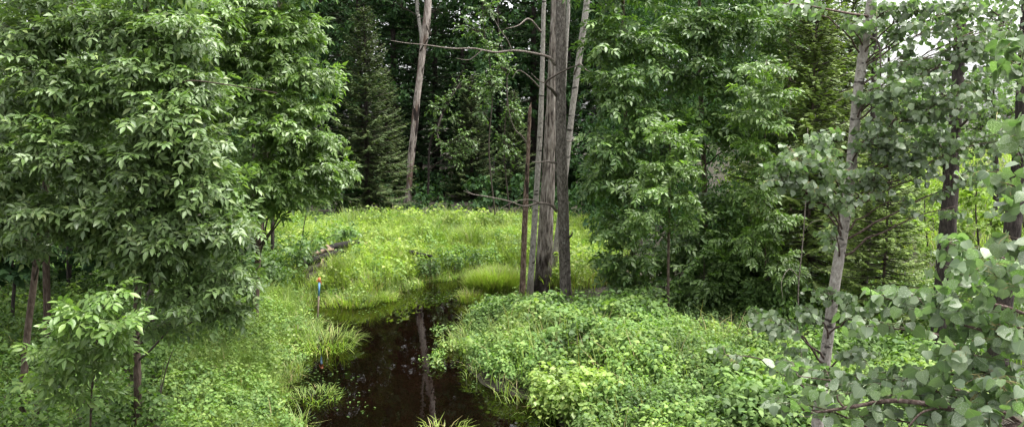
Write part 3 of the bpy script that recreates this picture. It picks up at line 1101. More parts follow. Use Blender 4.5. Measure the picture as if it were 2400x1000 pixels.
# ------------------------------------------------------------------ left: ash trees over the bank
LG = 'ash trees over the near bank'
make_tree('ash_tree', 'slender ash with curving grey stem, leftmost, leaning over the shaded bank', 'tree', LG,
          px_path([(52, 960, 10.6, .050), (62, 800, 10.6, .045), (85, 620, 10.6, .042), (100, 500, 10.5, .040), (112, 390, 10.4, .038), (125, 230, 10.3, .034), (150, 130, 10.2, .030), (170, -60, 10.1, .025), (190, -350, 10, .012)]),
          'ash_bark', style='ash', n_obj=260, seed=51, sides=10, rings=50,
          clumps=[(20, 420, 9.6, 95, 65, .6, 40), (110, 330, 9.2, 100, 60, .6, 44), (210, 380, 9.3, 95, 60, .6, 40), (40, 250, 9.8, 100, 70, .6, 40), (150, 180, 9.5, 110, 60, .6, 40), (60, 80, 9.6, 110, 70, .6, 44),
                  (200, 60, 9.8, 100, 60, .6, 36), (120, 490, 9.3, 100, 45, .6, 40), (0, 520, 10, 80, 45, .6, 30), (220, 520, 9.4, 80, 40, .5, 24), (60, 570, 9.8, 70, 24, .5, 10), (230, 230, 9.6, 80, 60, .6, 30), (100, -70, 9.8, 160, 60, .8, 40), (40, -220, 10, 140, 80, .8, 30), (-90, 200, 10, 90, 160, .8, 36)])
make_tree('ash_tree', 'nearest ash with straight red-brown stem, its boughs sweeping out over the grassy bank', 'tree', LG,
          px_path([(322, 1010, 10.4, .052), (322, 880, 10.4, .049), (320, 760, 10.4, .047), (326, 600, 10.4, .044), (332, 430, 10.3, .040), (338, 250, 10.3, .036), (342, 60, 10.2, .030), (345, -200, 10.2, .018)]),
          'red_bark', style='ash', n_obj=300, seed=52, sides=12, rings=50,
          clumps=[(480, 430, 9.2, 90, 60, .6, 42), (520, 520, 9.2, 80, 50, .5, 34), (545, 640, 9.3, 60, 40, .5, 26), (430, 560, 9.2, 90, 60, .6, 42), (340, 620, 9.2, 85, 50, .5, 24), (440, 690, 9.2, 90, 50, .5, 24),
                  (540, 730, 9.4, 60, 32, .4, 11), (360, 500, 9.1, 90, 60, .6, 38), (290, 480, 9.2, 80, 50, .5, 28), (360, 370, 9.0, 90, 60, .6, 40), (460, 330, 9.2, 90, 60, .6, 40), (390, 270, 9.0, 90, 55, .6, 36), (260, 560, 9.5, 70, 40, .5, 22),
                  (340, 180, 9.2, 90, 60, .6, 36), (450, 210, 9.4, 90, 60, .6, 38), (300, 60, 9.5, 90, 60, .6, 34), (420, 80, 9.5, 90, 60, .6, 36), (360, -60, 9.7, 120, 60, .7, 34), (400, 760, 9.6, 60, 26, .4, 7)],
          extra=[(px_path([(335, 345, 10.2, .02), (375, 165, 9.8, .014), (420, 110, 9.4, .008), (450, 60, 9.2, .004)]), 'bare_twig'),
                 (px_path([(338, 250, 10.2, .016), (395, 215, 9.4, .011), (440, 190, 8.9, .008), (540, 200, 8.5, .006), (650, 218, 8.3, .003)]), 'red_bark')])
make_tree('ash_tree', 'broad light-green ash whose foliage overhangs the meadow beside the slender spruce', 'tree', LG,
          px_path([(598, 760, 16.5, .07), (602, 650, 16.4, .065), (610, 520, 16.2, .06), (622, 380, 16, .055), (640, 200, 15.8, .05), (655, 50, 15.6, .04), (665, -200, 15.5, .02)]),
          'ash_bark', style='young', n_obj=300, seed=53, sides=10, rings=50, matkey='ash_young',
          clumps=[(560, 120, 13, 80, 70, .8, 40), (650, 80, 13.2, 80, 70, .8, 42), (710, 60, 13.5, 55, 60, .7, 26), (680, 170, 13.2, 85, 60, .8, 42), (590, 230, 13, 80, 60, .8, 38), (720, 250, 13.4, 70, 50, .7, 32), (650, 300, 13, 85, 55, .8, 40),
                  (760, 330, 13.5, 55, 40, .6, 24), (720, 390, 13.3, 75, 45, .7, 34), (620, 400, 13, 80, 50, .7, 34), (790, 400, 13.6, 45, 26, .5, 16), (680, 450, 13.2, 75, 40, .7, 28), (600, 480, 13.2, 60, 40, .6, 20), (760, 450, 13.6, 40, 26, .5, 10),
                  (700, -40, 13.5, 80, 50, .8, 26), (580, 10, 13.2, 90, 60, .8, 34), (760, 170, 13.6, 35, 40, .5, 14), (620, -120, 13.6, 120, 60, .9, 30), (500, 20, 12, 70, 60, .7, 24)])
make_tree('ash_tree', 'dark brown ash trunk standing just behind the curving grey stem', 'tree', LG,
          px_path([(112, 850, 13.2, .062), (110, 740, 13.2, .058), (108, 600, 13.2, .055), (108, 400, 13.2, .05), (110, 100, 13.2, .10), (112, -60, 13.2, .08), (112, -300, 13.2, .03)]),
          'red_bark', style='far', n_obj=0, seed=54, matkey='ash',
          clumps=[(60, 470, 12.8, 110, 60, .8, 30), (180, 440, 12.8, 110, 60, .8, 30), (120, 300, 12.8, 150, 90, .9, 44), (40, 120, 12.8, 130, 90, .9, 36), (250, 150, 12.6, 130, 100, .9, 40), (120, -60, 13, 200, 80, 1, 36), (-60, 350, 13, 100, 150, 1, 34)])
make_tree('ash_tree', 'thin dark ash stem third in from the edge, in the shaded thicket', 'tree', LG,
          px_path([(163, 730, 17, .055), (162, 600, 17, .05), (165, 450, 17, .045), (170, 200, 17, .04), (175, -60, 17, .03)]),
          'dark_bark', style='far', seed=55, matkey='ash_far',
          clumps=[(150, 420, 16.5, 130, 50, 1, 34), (260, 380, 16.5, 120, 70, 1, 40), (60, 360, 16.5, 120, 80, 1, 36), (180, 220, 16.5, 180, 100, 1, 50), (330, 220, 16.5, 130, 120, 1, 44), (200, 40, 16.5, 220, 100, 1, 50)])
make_tree('ash_tree', 'tall grey mossy ash trunk half hidden behind the straight red-brown stem', 'tree', LG,
          px_path([(352, 760, 15, .075), (350, 600, 15, .072), (346, 400, 15, .07), (340, 200, 15, .066), (342, 60, 15, .06), (346, -60, 15, .05), (350, -300, 15, .02)]),
          'grey_bark', style='far', seed=56, matkey='ash',
          clumps=[(420, 420, 14.5, 120, 80, 1, 40), (480, 260, 14.5, 120, 100, 1, 44), (380, 120, 14.5, 140, 90, 1, 40), (520, 90, 14.5, 110, 100, 1, 40), (320, 300, 14.5, 110, 90, 1, 34), (470, 560, 14.5, 100, 60, 1, 28), (420, -60, 14.6, 200, 70, 1, 36)])
make_tree('ash_sapling', 'low bright-green ash sapling spreading in front of the shaded thicket', 'sapling', None,
          px_path([(212, 1000, 9.2, .012), (216, 900, 9.0, .011), (226, 810, 8.7, .010), (238, 740, 8.4, .008), (250, 700, 8.2, .005)]),
          'red_bark', style='young', n_obj=200, seed=57, sides=7, rings=20, branch_r=.5, twig_r=.003,
          clumps=[(255, 690, 8.0, 30, 16, .25, 2), (205, 722, 7.9, 36, 18, .25, 3), (295, 745, 8.0, 30, 20, .25, 3), (165, 760, 8.0, 34, 20, .3, 3), (245, 775, 7.9, 30, 22, .3, 3), (300, 810, 8.1, 22, 24, .25, 2), (195, 815, 8.0, 34, 20, .3, 3),
                  (125, 815, 8.2, 22, 20, .25, 2), (140, 870, 8.2, 34, 20, .3, 3), (215, 865, 8.2, 30, 22, .3, 2), (95, 890, 8.3, 20, 16, .25, 1), (170, 925, 8.3, 34, 18, .3, 2), (240, 930, 8.4, 30, 16, .3, 1)])
make_tree('bare_sapling', 'thin leafless sapling stick leaning in the bank grass', 'sapling', None,
          px_path([(366, 995, 10.6, .012), (375, 930, 10.6, .010), (388, 870, 10.6, .009), (402, 828, 10.6, .006), (408, 815, 10.6, .003)]),
          'twig', sides=6, rings=20, seed=58, extra=[(px_path([(371, 950, 10.6, .006), (380, 880, 10.7, .005), (388, 845, 10.7, .003)]), 'twig')])
make_tree('slim_sapling', 'slim dark-stemmed sapling with few drooping leaves beside the charred logs', 'sapling', None,
          px_path([(696, 660, 21, .022), (700, 620, 21, .020), (706, 570, 21, .016), (714, 520, 21, .012), (722, 490, 21, .007)]),
          'twig', style='far', seed=59, sides=7, rings=24, twig_r=.004, branch_r=.5,
          clumps=[(705, 585, 20.8, 30, 12, .3, 5), (735, 560, 20.8, 26, 10, .3, 3), (812, 540, 20.8, 30, 10, .3, 4)])
for px, py0, D, r, lab, sd in [(590, 640, 21, .05, 'thin dark trunk, first left of the tilted sapling by the meadow edge', 61), (614, 645, 22, .04, 'thinnest of three dark stems at the meadow edge under the broad ash', 62),
                               (636, 655, 21.5, .055, 'dark stem nearest the meadow, below the broad light-green ash', 63)]:
    make_tree('slim_tree', lab, 'tree', 'dark stems at the meadow edge',
              px_path([(px, py0, D, r), (px + 3, 560, D, r * .9), (px + 2, 420, D, r * .8), (px + 10, 150, D, r * .6), (px + 15, -40, D, r * .4)]), 'dark_bark', style='far', seed=sd, sides=8, rings=24,
              clumps=[(px - 30, 380, D, 70, 60, 1, 16), (px + 20, 250, D, 80, 80, 1, 20), (px - 20, 470, D, 60, 30, .8, 8), (px, 80, D, 90, 80, 1, 20)])
for i, (px, D, r, lab) in enumerate([(40, 22, .11, 'stout dark trunk deep in the thicket at the picture edge'), (240, 24, .09, 'shaded trunk deep in the thicket between the nearest ash and the curving stem'),
                                     (430, 25, .10, 'shaded trunk deep in the thicket behind the nearest ash boughs'), (530, 27, .09, 'shaded trunk furthest back in the thicket behind the sweeping boughs')]):
    make_tree('thicket_tree', lab, 'tree', 'shaded trees in the thicket',
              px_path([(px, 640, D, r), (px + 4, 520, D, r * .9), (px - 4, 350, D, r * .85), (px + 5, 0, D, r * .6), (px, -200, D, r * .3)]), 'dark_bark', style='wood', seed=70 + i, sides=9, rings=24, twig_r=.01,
              clumps=[(px - 60, 420, D, 110, 50, 1.4, 30), (px + 60, 380, D, 110, 60, 1.4, 34), (px, 250, D, 150, 90, 1.6, 50), (px - 40, 100, D, 150, 90, 1.6, 46), (px + 30, -60, D, 160, 90, 1.6, 40)])

for i, (px, py, D, lab) in enumerate([(30, 590, 14.5, 'dim leafy shrub at the picture edge under the leftmost ash'), (150, 600, 18, 'dim leafy shrub behind the three thin stems under the ashes'), (270, 590, 17, 'dim leafy shrub behind the nearest ash stem'),  # dark-leaved shrubs added so the thicket reads as deep shade
                                      (400, 610, 18.5, 'dim leafy shrub under the sweeping boughs of the nearest ash'), (520, 610, 19, 'dim leafy shrub below the broad light-green ash'), (-70, 620, 16, 'dim leafy shrub furthest to the side in the thicket')]):
    make_tree('thicket_shrub', lab, 'shrub', 'dark shrubs added for the thicket shade', px_path([(px, 720, D, .03), (px + 4, 660, D, .025), (px - 3, 590, D, .018), (px, 520, D, .008)]), 'dark_bark', style='wood', seed=170 + i, sides=6, rings=14, twig_r=.005, branch_r=.6,
              clumps=[(px - 50, py, D, 60, 40, .8, 26), (px + 50, py - 10, D, 60, 40, .8, 26), (px, py - 60, D, 80, 40, .8, 30), (px + 10, py + 40, D, 70, 30, .8, 22), (px - 10, py - 110, D, 70, 40, .8, 24)])
# ------------------------------------------------------------------ right: ash thicket, hemlocks
RG = 'ash thicket beyond the leafy mound'
make_tree('ash_tree', 'leafy ash nearest the trunk cluster, boughs reaching over the meadow edge', 'tree', RG,
          px_path([(1490, 735, 18.8, .06), (1485, 600, 18.8, .055), (1475, 450, 18.8, .05), (1465, 250, 18.8, .045), (1460, 0, 18.8, .035), (1455, -200, 18.8, .02)]),
          'ash_bark', style='far', n_obj=280, seed=81,
          clumps=[(1430, 340, 17.6, 80, 60, .9, 26), (1460, 430, 17.4, 80, 50, .9, 24), (1450, 530, 17.4, 60, 50, .8, 20), (1470, 600, 17.3, 60, 45, .8, 18), (1440, 210, 17.8, 75, 70, .9, 28), (1430, 90, 18, 70, 70, .9, 28), (1520, 120, 18, 80, 80, .9, 30),
                  (1520, 260, 17.8, 80, 70, .9, 30), (1540, 380, 17.8, 80, 60, .9, 26), (1410, 430, 17.9, 40, 40, .7, 12), (1460, -40, 18.2, 120, 60, 1, 30), (1490, 660, 17.5, 70, 40, .8, 18), (1440, 640, 17.6, 40, 40, .6, 10)])
make_tree('ash_tree', 'tallest ash of the thicket beyond the mound, dark dense mid-green foliage', 'tree', RG,
          px_path([(1660, 740, 19.5, .07), (1655, 600, 19.5, .065), (1650, 400, 19.5, .06), (1640, 150, 19.5, .05), (1640, -150, 19.5, .03)]),
          'ash_bark', style='far', n_obj=260, seed=82,
          clumps=[(1620, 60, 18.4, 90, 70, 1, 34), (1720, 70, 18.4, 90, 70, 1, 34), (1640, 180, 18.3, 90, 70, 1, 34), (1740, 190, 18.3, 80, 70, 1, 30), (1600, 290, 18.3, 80, 60, .9, 28), (1700, 300, 18.2, 90, 60, .9, 30), (1780, 320, 18.3, 70, 60, .9, 24),
                  (1640, 560, 18, 90, 50, .9, 28), (1720, 480, 18, 80, 60, .9, 28), (1560, 610, 18, 70, 50, .8, 22), (1740, 580, 18, 80, 50, .9, 26), (1660, 650, 17.9, 90, 40, .8, 24), (1760, 650, 18, 70, 40, .8, 20), (1680, -60, 18.6, 160, 60, 1, 34), (1600, 690, 18, 60, 30, .7, 14), (1720, 700, 18, 70, 25, .7, 14)])
make_tree('ash_sapling', 'young pale-green ash rising in front of the dark thicket', 'sapling', RG,
          px_path([(1566, 760, 16.4, .03), (1566, 650, 16.4, .028), (1568, 500, 16.4, .024), (1570, 400, 16.4, .018), (1572, 300, 16.4, .010), (1574, 280, 16.4, .005)]),
          'ash_bark', style='young', n_obj=240, seed=83, twig_r=.004, branch_r=.5,
          clumps=[(1560, 310, 16, 45, 24, .5, 9), (1600, 340, 16, 45, 24, .5, 9), (1545, 390, 15.9, 50, 26, .5, 10), (1595, 400, 15.9, 55, 26, .5, 11), (1530, 440, 15.8, 50, 26, .5, 10), (1590, 460, 15.8, 55, 26, .5, 10), (1530, 500, 15.8, 55, 26, .5, 10), (1600, 520, 15.9, 50, 26, .5, 9), (1500, 530, 15.8, 30, 20, .4, 5)])
make_tree('ash_sapling', 'slim pale-leaved ash sapling with tiered sprays before the yellowish hemlocks', 'sapling', RG,
          px_path([(1790, 740, 16.2, .018), (1794, 600, 16.2, .015), (1790, 400, 16.2, .012), (1797, 250, 16.2, .009), (1796, 140, 16.2, .005)]),
          'ash_bark', style='young', n_obj=200, seed=84, twig_r=.004, branch_r=.5,
          clumps=[(1795, 160, 15.8, 45, 18, .5, 8), (1770, 215, 15.8, 50, 22, .5, 10), (1825, 225, 15.8, 45, 22, .5, 9), (1750, 265, 15.8, 50, 22, .5, 9), (1810, 290, 15.8, 50, 24, .5, 9), (1770, 340, 15.8, 50, 22, .5, 8), (1820, 380, 15.8, 45, 24, .5, 8), (1780, 450, 15.8, 60, 30, .5, 10), (1830, 510, 15.8, 60, 40, .5, 12), (1770, 570, 15.8, 60, 40, .5, 12), (1840, 610, 15.7, 60, 40, .5, 12)])
make_tree('ash_tree', 'shorter shaded ash at the back of the thicket near the yellowish hemlocks', 'tree', RG,
          px_path([(1850, 720, 20, .06), (1850, 500, 20, .055), (1850, 250, 20, .045), (1850, 0, 20, .03), (1850, -80, 20, .015)]),
          'ash_bark', style='far', n_obj=0, seed=85,
          clumps=[(1820, 100, 19.5, 90, 70, 1, 26), (1850, 30, 19.5, 90, 60, 1, 24), (1830, 420, 19, 80, 60, 1, 24), (1820, 540, 19, 80, 60, 1, 22), (1860, 620, 19, 70, 60, 1, 20), (1780, -60, 19.5, 120, 60, 1, 22), (1850, 680, 19, 70, 40, .8, 14), (1810, 240, 19.5, 70, 70, 1, 18)])
for i, (px, py, D, lab) in enumerate([(1650, 690, 16.9, 'dark leafy shrub at the foot of the ash thicket, shading the mound edge'), (1800, 690, 16.4, 'dark leafy shrub under the slim pale-leaved sapling'),
                                      (1730, 600, 17.2, 'dark leafy shrub in the middle of the thicket, between the two young ashes')]):
    make_tree('leafy_shrub', lab, 'shrub', 'shaded shrubs at the thicket foot', px_path([(px, 745, D, .02), (px + 3, 700, D, .016), (px, 640, D, .01), (px, 600, D, .005)]), 'twig', style='far', seed=90 + i, sides=6, rings=14, twig_r=.004, branch_r=.6,
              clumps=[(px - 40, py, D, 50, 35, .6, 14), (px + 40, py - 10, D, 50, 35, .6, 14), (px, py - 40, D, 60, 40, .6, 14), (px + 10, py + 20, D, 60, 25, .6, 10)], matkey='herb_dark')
for i, (px, D, s, lab) in enumerate([(1905, 17.5, .95, 'yellowish-green hemlock behind the pale-leaved sapling, lacy flat boughs'), (1985, 21, 1.0, 'taller hemlock directly behind the white aspen trunk'),
                                     (2090, 15, .58, 'short hemlock with see-through boughs, right beside the aspen trunk'), (1860, 22, 1.1, 'hemlock deepest in the shade between thicket and aspen')]):
    put_conifer(hm_a, 'hemlock_tree', lab, 'hemlocks behind the aspen', on_ground(px, D), s, i * 1.9)
make_tree('bare_tree', 'spindly grey stem with bare twigs between the thicket and the aspen', 'tree', None,
          px_path([(1870, 745, 14.5, .013), (1872, 660, 14.5, .012), (1882, 560, 14.5, .010), (1890, 430, 14.5, .009), (1893, 300, 14.5, .006)]), 'bare_twig', sides=7, rings=24, seed=95,
          extra=[(px_path([(1872, 650, 14.5, .010), (1850, 630, 14.3, .007), (1832, 660, 14.2, .005), (1835, 700, 14.1, .003)]), 'bare_twig'), (px_path([(1884, 540, 14.5, .008), (1905, 520, 14.3, .006), (1930, 515, 14.2, .003)]), 'bare_twig')])
DG = 'dark trunks behind the poplar leaves'
for i, (pts, lab, cl) in enumerate([
        ([(2206, 760, 13, .14), (2212, 640, 13, .125), (2222, 520, 13, .118), (2232, 380, 13, .10), (2244, 200, 13, .085), (2252, 0, 13, .08), (2258, -300, 13, .04)], 'blackish furrowed trunk behind the cluster of large poplar leaves',
         [(2180, 320, 12.5, 80, 50, .8, 14), (2300, 260, 12.5, 80, 50, .8, 14), (2180, 40, 12.5, 70, 50, .8, 10), (2330, 60, 12.5, 80, 50, .8, 14), (2280, 400, 12.5, 70, 40, .8, 10)]),
        ([(2345, 770, 11, .13), (2358, 650, 11, .12), (2372, 540, 11, .11), (2390, 380, 11, .10), (2400, 200, 11, .085), (2410, -100, 11, .05)], 'black trunk at the picture edge behind speckled poplar leaves',
         [(2350, 330, 10.6, 70, 50, .8, 16), (2370, 120, 10.6, 70, 60, .8, 16), (2320, 20, 10.6, 60, 40, .8, 10)]),
        ([(2022, 700, 16, .075), (2030, 600, 16, .07), (2036, 500, 16, .065), (2045, 300, 16, .055), (2050, 50, 16, .04), (2050, -100, 16, .02)], 'slim brown trunk just right of the white aspen stem',
         [(2060, 130, 15.5, 70, 60, .8, 12), (2090, 260, 15.5, 60, 50, .8, 12), (2010, 40, 15.5, 60, 50, .8, 10)])]):
    make_tree('dark_tree', lab, 'tree', DG, px_path(pts), 'dark_bark', clumps=cl, style='poplar_back', seed=100 + i, sides=24, rings=80, amp=.20, furrow=14, ys=3, twig_r=.006)

for i, (px, D, lab) in enumerate([(2090, 19, 'bright yellow-green shrub in the clearing just right of the aspen stem'), (2170, 22, 'bright yellow-green shrub in the clearing behind the blackish trunk'), (2290, 20, 'bright yellow-green shrub between the two black trunks'), (2400, 22, 'bright yellow-green shrub behind the trunk at the picture edge')]):  # shrubs added to lighten the clearing, sunlit look from their bright leaf colour
    make_tree('sunlit_shrub', lab, 'shrub', 'sunlit shrubs in the clearing', px_path([(px, 640, D, .03), (px + 4, 580, D, .025), (px - 3, 500, D, .018), (px, 420, D, .008)]), 'twig', style='bright', seed=180 + i, sides=6, rings=14, twig_r=.005, branch_r=.6,
              clumps=[(px - 40, 540, D, 50, 40, .7, 20), (px + 40, 520, D, 50, 40, .7, 20), (px, 450, D, 60, 40, .7, 20), (px + 10, 590, D, 60, 30, .7, 14), (px - 20, 410, D, 40, 30, .6, 8)])
BG = 'leafy trees round the clearing'
for i, (px, D, lab, cl) in enumerate([
        (2085, 27, 'light-green tree past the slim brown trunk, in front of the clearing', [(2060, 60, 80, 70, 40), (2110, 200, 80, 70, 40), (2050, 300, 80, 60, 36), (2120, 330, 60, 40, 22), (2080, -60, 100, 60, 30)]),
        (2330, 25, 'light-green tree at the far side of the clearing near the picture edge', [(2330, 60, 80, 60, 36), (2310, 180, 80, 60, 36), (2380, 260, 80, 70, 36), (2290, 300, 70, 60, 30), (2370, -40, 100, 60, 30)]),
        (2210, 32, 'low round tree in the clearing, under the bright gap of sky', [(2200, 230, 90, 50, 46), (2170, 310, 90, 50, 46), (2250, 320, 90, 50, 46), (2210, 380, 80, 30, 26)]),
        (1950, 30, 'yellowish leafy tree above the hemlocks', [(1930, 40, 90, 60, 40), (1990, 130, 80, 70, 40), (1900, 180, 80, 80, 40), (1980, -50, 110, 60, 36), (1940, 280, 80, 70, 34)])]):
    make_tree('leafy_tree', lab, 'tree', BG, px_path([(px, 560, D, .09), (px + 5, 420, D, .08), (px - 3, 250, D, .06), (px, 60 if D < 32 else 200, D, .03)]), 'dark_bark', style='leafy', matkey='herb' if i < 3 else 'hemlock', seed=130 + i, twig_r=.008,
              clumps=[(a, b, D, c, d, 1.2, n) for a, b, c, d, n in cl])

# ------------------------------------------------------------------ right foreground: aspen and the near poplar
make_tree('aspen_tree', 'white-barked aspen with leaning trunk in front of the hemlocks', 'tree', 'poplars in front',
          px_path([(1908, 1100, 6.6, 0.052), (1918, 980, 6.6, 0.050), (1936, 830, 6.6, 0.047), (1958, 660, 6.6, 0.044), (1976, 540, 6.6, 0.043), (1994, 400, 6.6, 0.041), (2008, 240, 6.6, 0.039), (2028, 90, 6.6, 0.037), (2045, -10, 6.6, 0.035), (2085, -250, 6.6, 0.026), (2110, -500, 6.6, 0.013)]),
          'aspen_bark', style='poplar', n_obj=300, seed=111, sides=24, rings=160, amp=.07, furrow=8, ys=6, twigmat='pop_twig', twig_r=.0025, branch_r=.22, lump=.12,
          clumps=[(1870, 370, 6.0, 75, 45, .35, 16), (1835, 420, 6.0, 60, 35, .3, 12), (1920, 330, 6.1, 60, 40, .35, 12), (1970, 470, 6.2, 60, 40, .35, 9), (2060, 330, 6.3, 80, 60, .4, 20), (2070, 220, 6.3, 80, 50, .4, 18), (2140, 370, 6.3, 80, 50, .4, 18),
                  (2160, 260, 6.4, 80, 50, .4, 18), (2120, 130, 6.5, 80, 60, .4, 14), (2200, 160, 6.5, 70, 40, .4, 10), (2050, 420, 6.2, 70, 40, .35, 12), (1990, 60, 6.5, 70, 40, .4, 9), (1880, 20, 6.4, 90, 25, .4, 10), (2220, 330, 6.4, 70, 50, .4, 16),
                  (1830, 770, 6.1, 60, 28, .3, 12), (1790, 745, 6.0, 45, 22, .3, 7), (1900, 740, 6.2, 50, 30, .3, 8), (2020, 740, 6.2, 50, 40, .3, 9), (1880, 840, 6.0, 60, 40, .3, 10), (1960, 550, 6.3, 50, 30, .3, 4), (2010, 840, 6.1, 50, 30, .3, 6), (1700, 830, 5.9, 28, 12, .2, 3),
                  (1960, 690, 6.3, 70, 26, .3, 9), (2230, 60, 6.5, 80, 50, .4, 12), (2320, 200, 6.5, 70, 70, .4, 16), (2090, 20, 6.5, 70, 40, .4, 10), (2290, 420, 6.4, 60, 40, .4, 7), (2120, 470, 6.3, 60, 30, .35, 3), (2360, 60, 6.5, 60, 70, .4, 12), (2230, 240, 6.2, 70, 60, .4, 16), (2250, 480, 6.2, 60, 40, .35, 4), (2360, 330, 6.3, 60, 60, .4, 14), (2180, 400, 6.2, 60, 40, .4, 7), (2300, 120, 6.3, 60, 50, .4, 12), (1950, 400, 6.1, 50, 40, .3, 10), (1910, 450, 6.0, 50, 30, .3, 8), (2170, 20, 6.2, 60, 30, .4, 12), (2270, 10, 6.2, 60, 26, .4, 12), (2110, 70, 6.3, 40, 40, .4, 8), (2310, 90, 6.2, 40, 50, .4, 10), (2150, 190, 6.2, 60, 30, .4, 10)],
          extra=[(px_path([(2040, 40, 6.6, .012), (1980, 30, 6.4, .009), (1900, 15, 6.2, .006), (1830, 8, 6.1, .003)]), 'pop_twig'),
                 (px_path([(2042, 90, 6.5, .010), (2055, 95, 6.4, .009), (2063, 120, 6.4, .007), (2064, 180, 6.4, .005)]), 'bare_twig')])
pp = make_tree('poplar_tree', 'near poplar reaching in from the edge, large speckled grey-green leaves on arching boughs', 'tree', 'poplars in front',
               np.array([[3.15, 3.6, 1.6, .075], [3.2, 3.6, 2.6, .07], [3.25, 3.6, 3.6, .065], [3.3, 3.6, 4.8, .055], [3.32, 3.6, 6.2, .03]]),
               'aspen_bark', style='poplar', n_obj=300, seed=112, sides=16, rings=40, amp=.07, furrow=8, twigmat='pop_twig', twig_r=.0022, branch_r=.2,
               clumps=[(2230, 640, 3.1, 60, 42, .18, 7), (2170, 720, 3.1, 55, 40, .18, 6), (2260, 740, 3.0, 55, 50, .18, 8), (2060, 690, 3.2, 40, 26, .15, 4), (2110, 700, 3.2, 40, 30, .15, 4), (2350, 650, 2.9, 60, 50, .18, 8), (2340, 780, 2.9, 70, 50, .18, 9), (2240, 850, 2.9, 70, 50, .18, 9),
                       (2340, 900, 2.8, 70, 60, .18, 10), (2130, 880, 3.1, 60, 40, .18, 6), (2060, 910, 3.1, 60, 30, .18, 6), (1950, 900, 3.2, 60, 40, .18, 6), (1870, 880, 3.2, 50, 40, .18, 6), (1830, 950, 3.2, 40, 30, .15, 4), (2180, 970, 2.9, 60, 30, .15, 5),
                       (2360, 430, 2.8, 50, 70, .18, 7), (2370, 290, 2.4, 40, 50, .15, 5), (2290, 960, 2.8, 70, 40, .18, 8), (2020, 960, 3.1, 50, 30, .15, 3), (2385, 560, 2.7, 35, 50, .15, 5), (2390, 130, 2.6, 40, 60, .15, 4), (2225, 570, 3.2, 40, 30, .15, 4), (1990, 760, 3.3, 36, 30, .15, 3)],
               extra=[(np.vstack([[3.22, 3.6, 2.0, .02], px_path([(2480, 1060, 3.0, .014), (2330, 1000, 2.9, .0115), (2250, 965, 2.9, .0105), (2170, 945, 2.95, .0095), (2090, 938, 3.0, .0085), (2020, 948, 3.05, .0072), (1950, 960, 3.1, .006), (1893, 965, 3.15, .0048), (1875, 945, 3.15, .003)])]), 'pop_twig'),
                      (px_path([(2205, 955, 2.93, .006), (2170, 962, 2.9, .005), (2150, 975, 2.9, .0045), (2130, 1000, 2.9, .004), (2110, 1040, 2.9, .003)]), 'pop_twig'),
                      (px_path([(1980, 955, 3.08, .005), (1965, 938, 3.08, .004), (1962, 925, 3.08, .003)]), 'pop_twig'),
                      (np.vstack([[3.25, 3.6, 2.9, .016], px_path([(2440, 820, 2.95, .010), (2370, 795, 2.9, .008), (2310, 775, 2.95, .0065), (2260, 762, 3.0, .0045)])]), 'pop_twig'),
                      (np.vstack([[3.25, 3.6, 3.2, .014], px_path([(2400, 735, 3.1, .008), (2300, 725, 3.15, .0065), (2200, 716, 3.2, .005), (2120, 705, 3.2, .004), (2040, 695, 3.2, .003)])]), 'pop_twig')])

# ------------------------------------------------------------------ far woodland that reads as one mass, bright shrubs behind the poplars


def leaf_mass(name, label, blobs, style, seed, cat=None, per_n=1.0, scale=1.0):
    """an uncountable mass of foliage: blobs rows x,y,z,rx,ry,rz,leaves"""
    rg = np.random.default_rng(seed)
    st = STYLE[style]
    b = Bag()
    for x, y, z, rx, ry, rz, n in blobs:
        n = int(n * per_n)
        k = max(6, n // 14)
        c = nrm(rg.normal(0, 1, (k, 3))) * (rg.random((k, 1)) ** .4) * [rx, ry, rz] + [x, y, z]
        i = rg.integers(0, k, n)
        p = c[i] + rg.normal(0, .16, (n, 3)) * np.array([1, 1, .6]) * min(rx, rz) * .9
        d = (p - c[i]) + rg.normal(0, .3, (n, 3)) + [0, 0, -.3]
        nn = rg.normal(0, .5, (n, 3)) + [0, -.2, .9]
        s = rg.uniform(*st['size'], n) * scale
        v = rg.integers(0, 3, n)
        for q in range(3):
            m = v == q
            b.add(*place(st['t'][q], p[m], d[m], nn[m], s[m]))
    o = link(name, b.mesh(name, M[st['mat']]), kind='stuff')
    tag(o, label, cat)
    return o


def rows(x0, x1, y0, y1, z0, z1, n, r, leaves, seed):
    rg = np.random.default_rng(seed)
    return [(rg.uniform(x0, x1), rg.uniform(y0, y1), rg.uniform(z0, z1), r * rg.uniform(.7, 1.3), r * rg.uniform(.7, 1.2), r * rg.uniform(.6, 1.0), leaves) for _ in range(n)]


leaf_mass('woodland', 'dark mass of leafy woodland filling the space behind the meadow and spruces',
          rows(-26, 14, 56, 66, 2, 28, 190, 2.6, 330, 1) + rows(-12, 7, 42, 47, 4, 18, 84, 1.5, 260, 9) + rows(-14, 9, 49, 55, 15, 31, 90, 2.2, 240, 13) + rows(-13, 8, 34.5, 50, .1, 1.6, 130, 1.2, 200, 12) + rows(-30, 20, 68, 74, 2, 30, 120, 4.0, 260, 10) + rows(-34, -12, 32, 56, 1.5, 17, 80, 2.4, 330, 2) + rows(-20, -8, 24, 33, 4, 12, 30, 1.8, 300, 3), 'wood', 201, 'woodland', scale=1.5, per_n=.78)  # high rows added to block reflected sky, low rows to darken the floor
leaf_mass('forest', 'oversized forest foliage added to block the sky behind the spruces',
          rows(-42, 30, 72, 86, 1, 40, 420, 4.0, 110, 11), 'wood', 206, 'forest', scale=6.0)  # leaf wall added to close sky gaps and their glints in the water
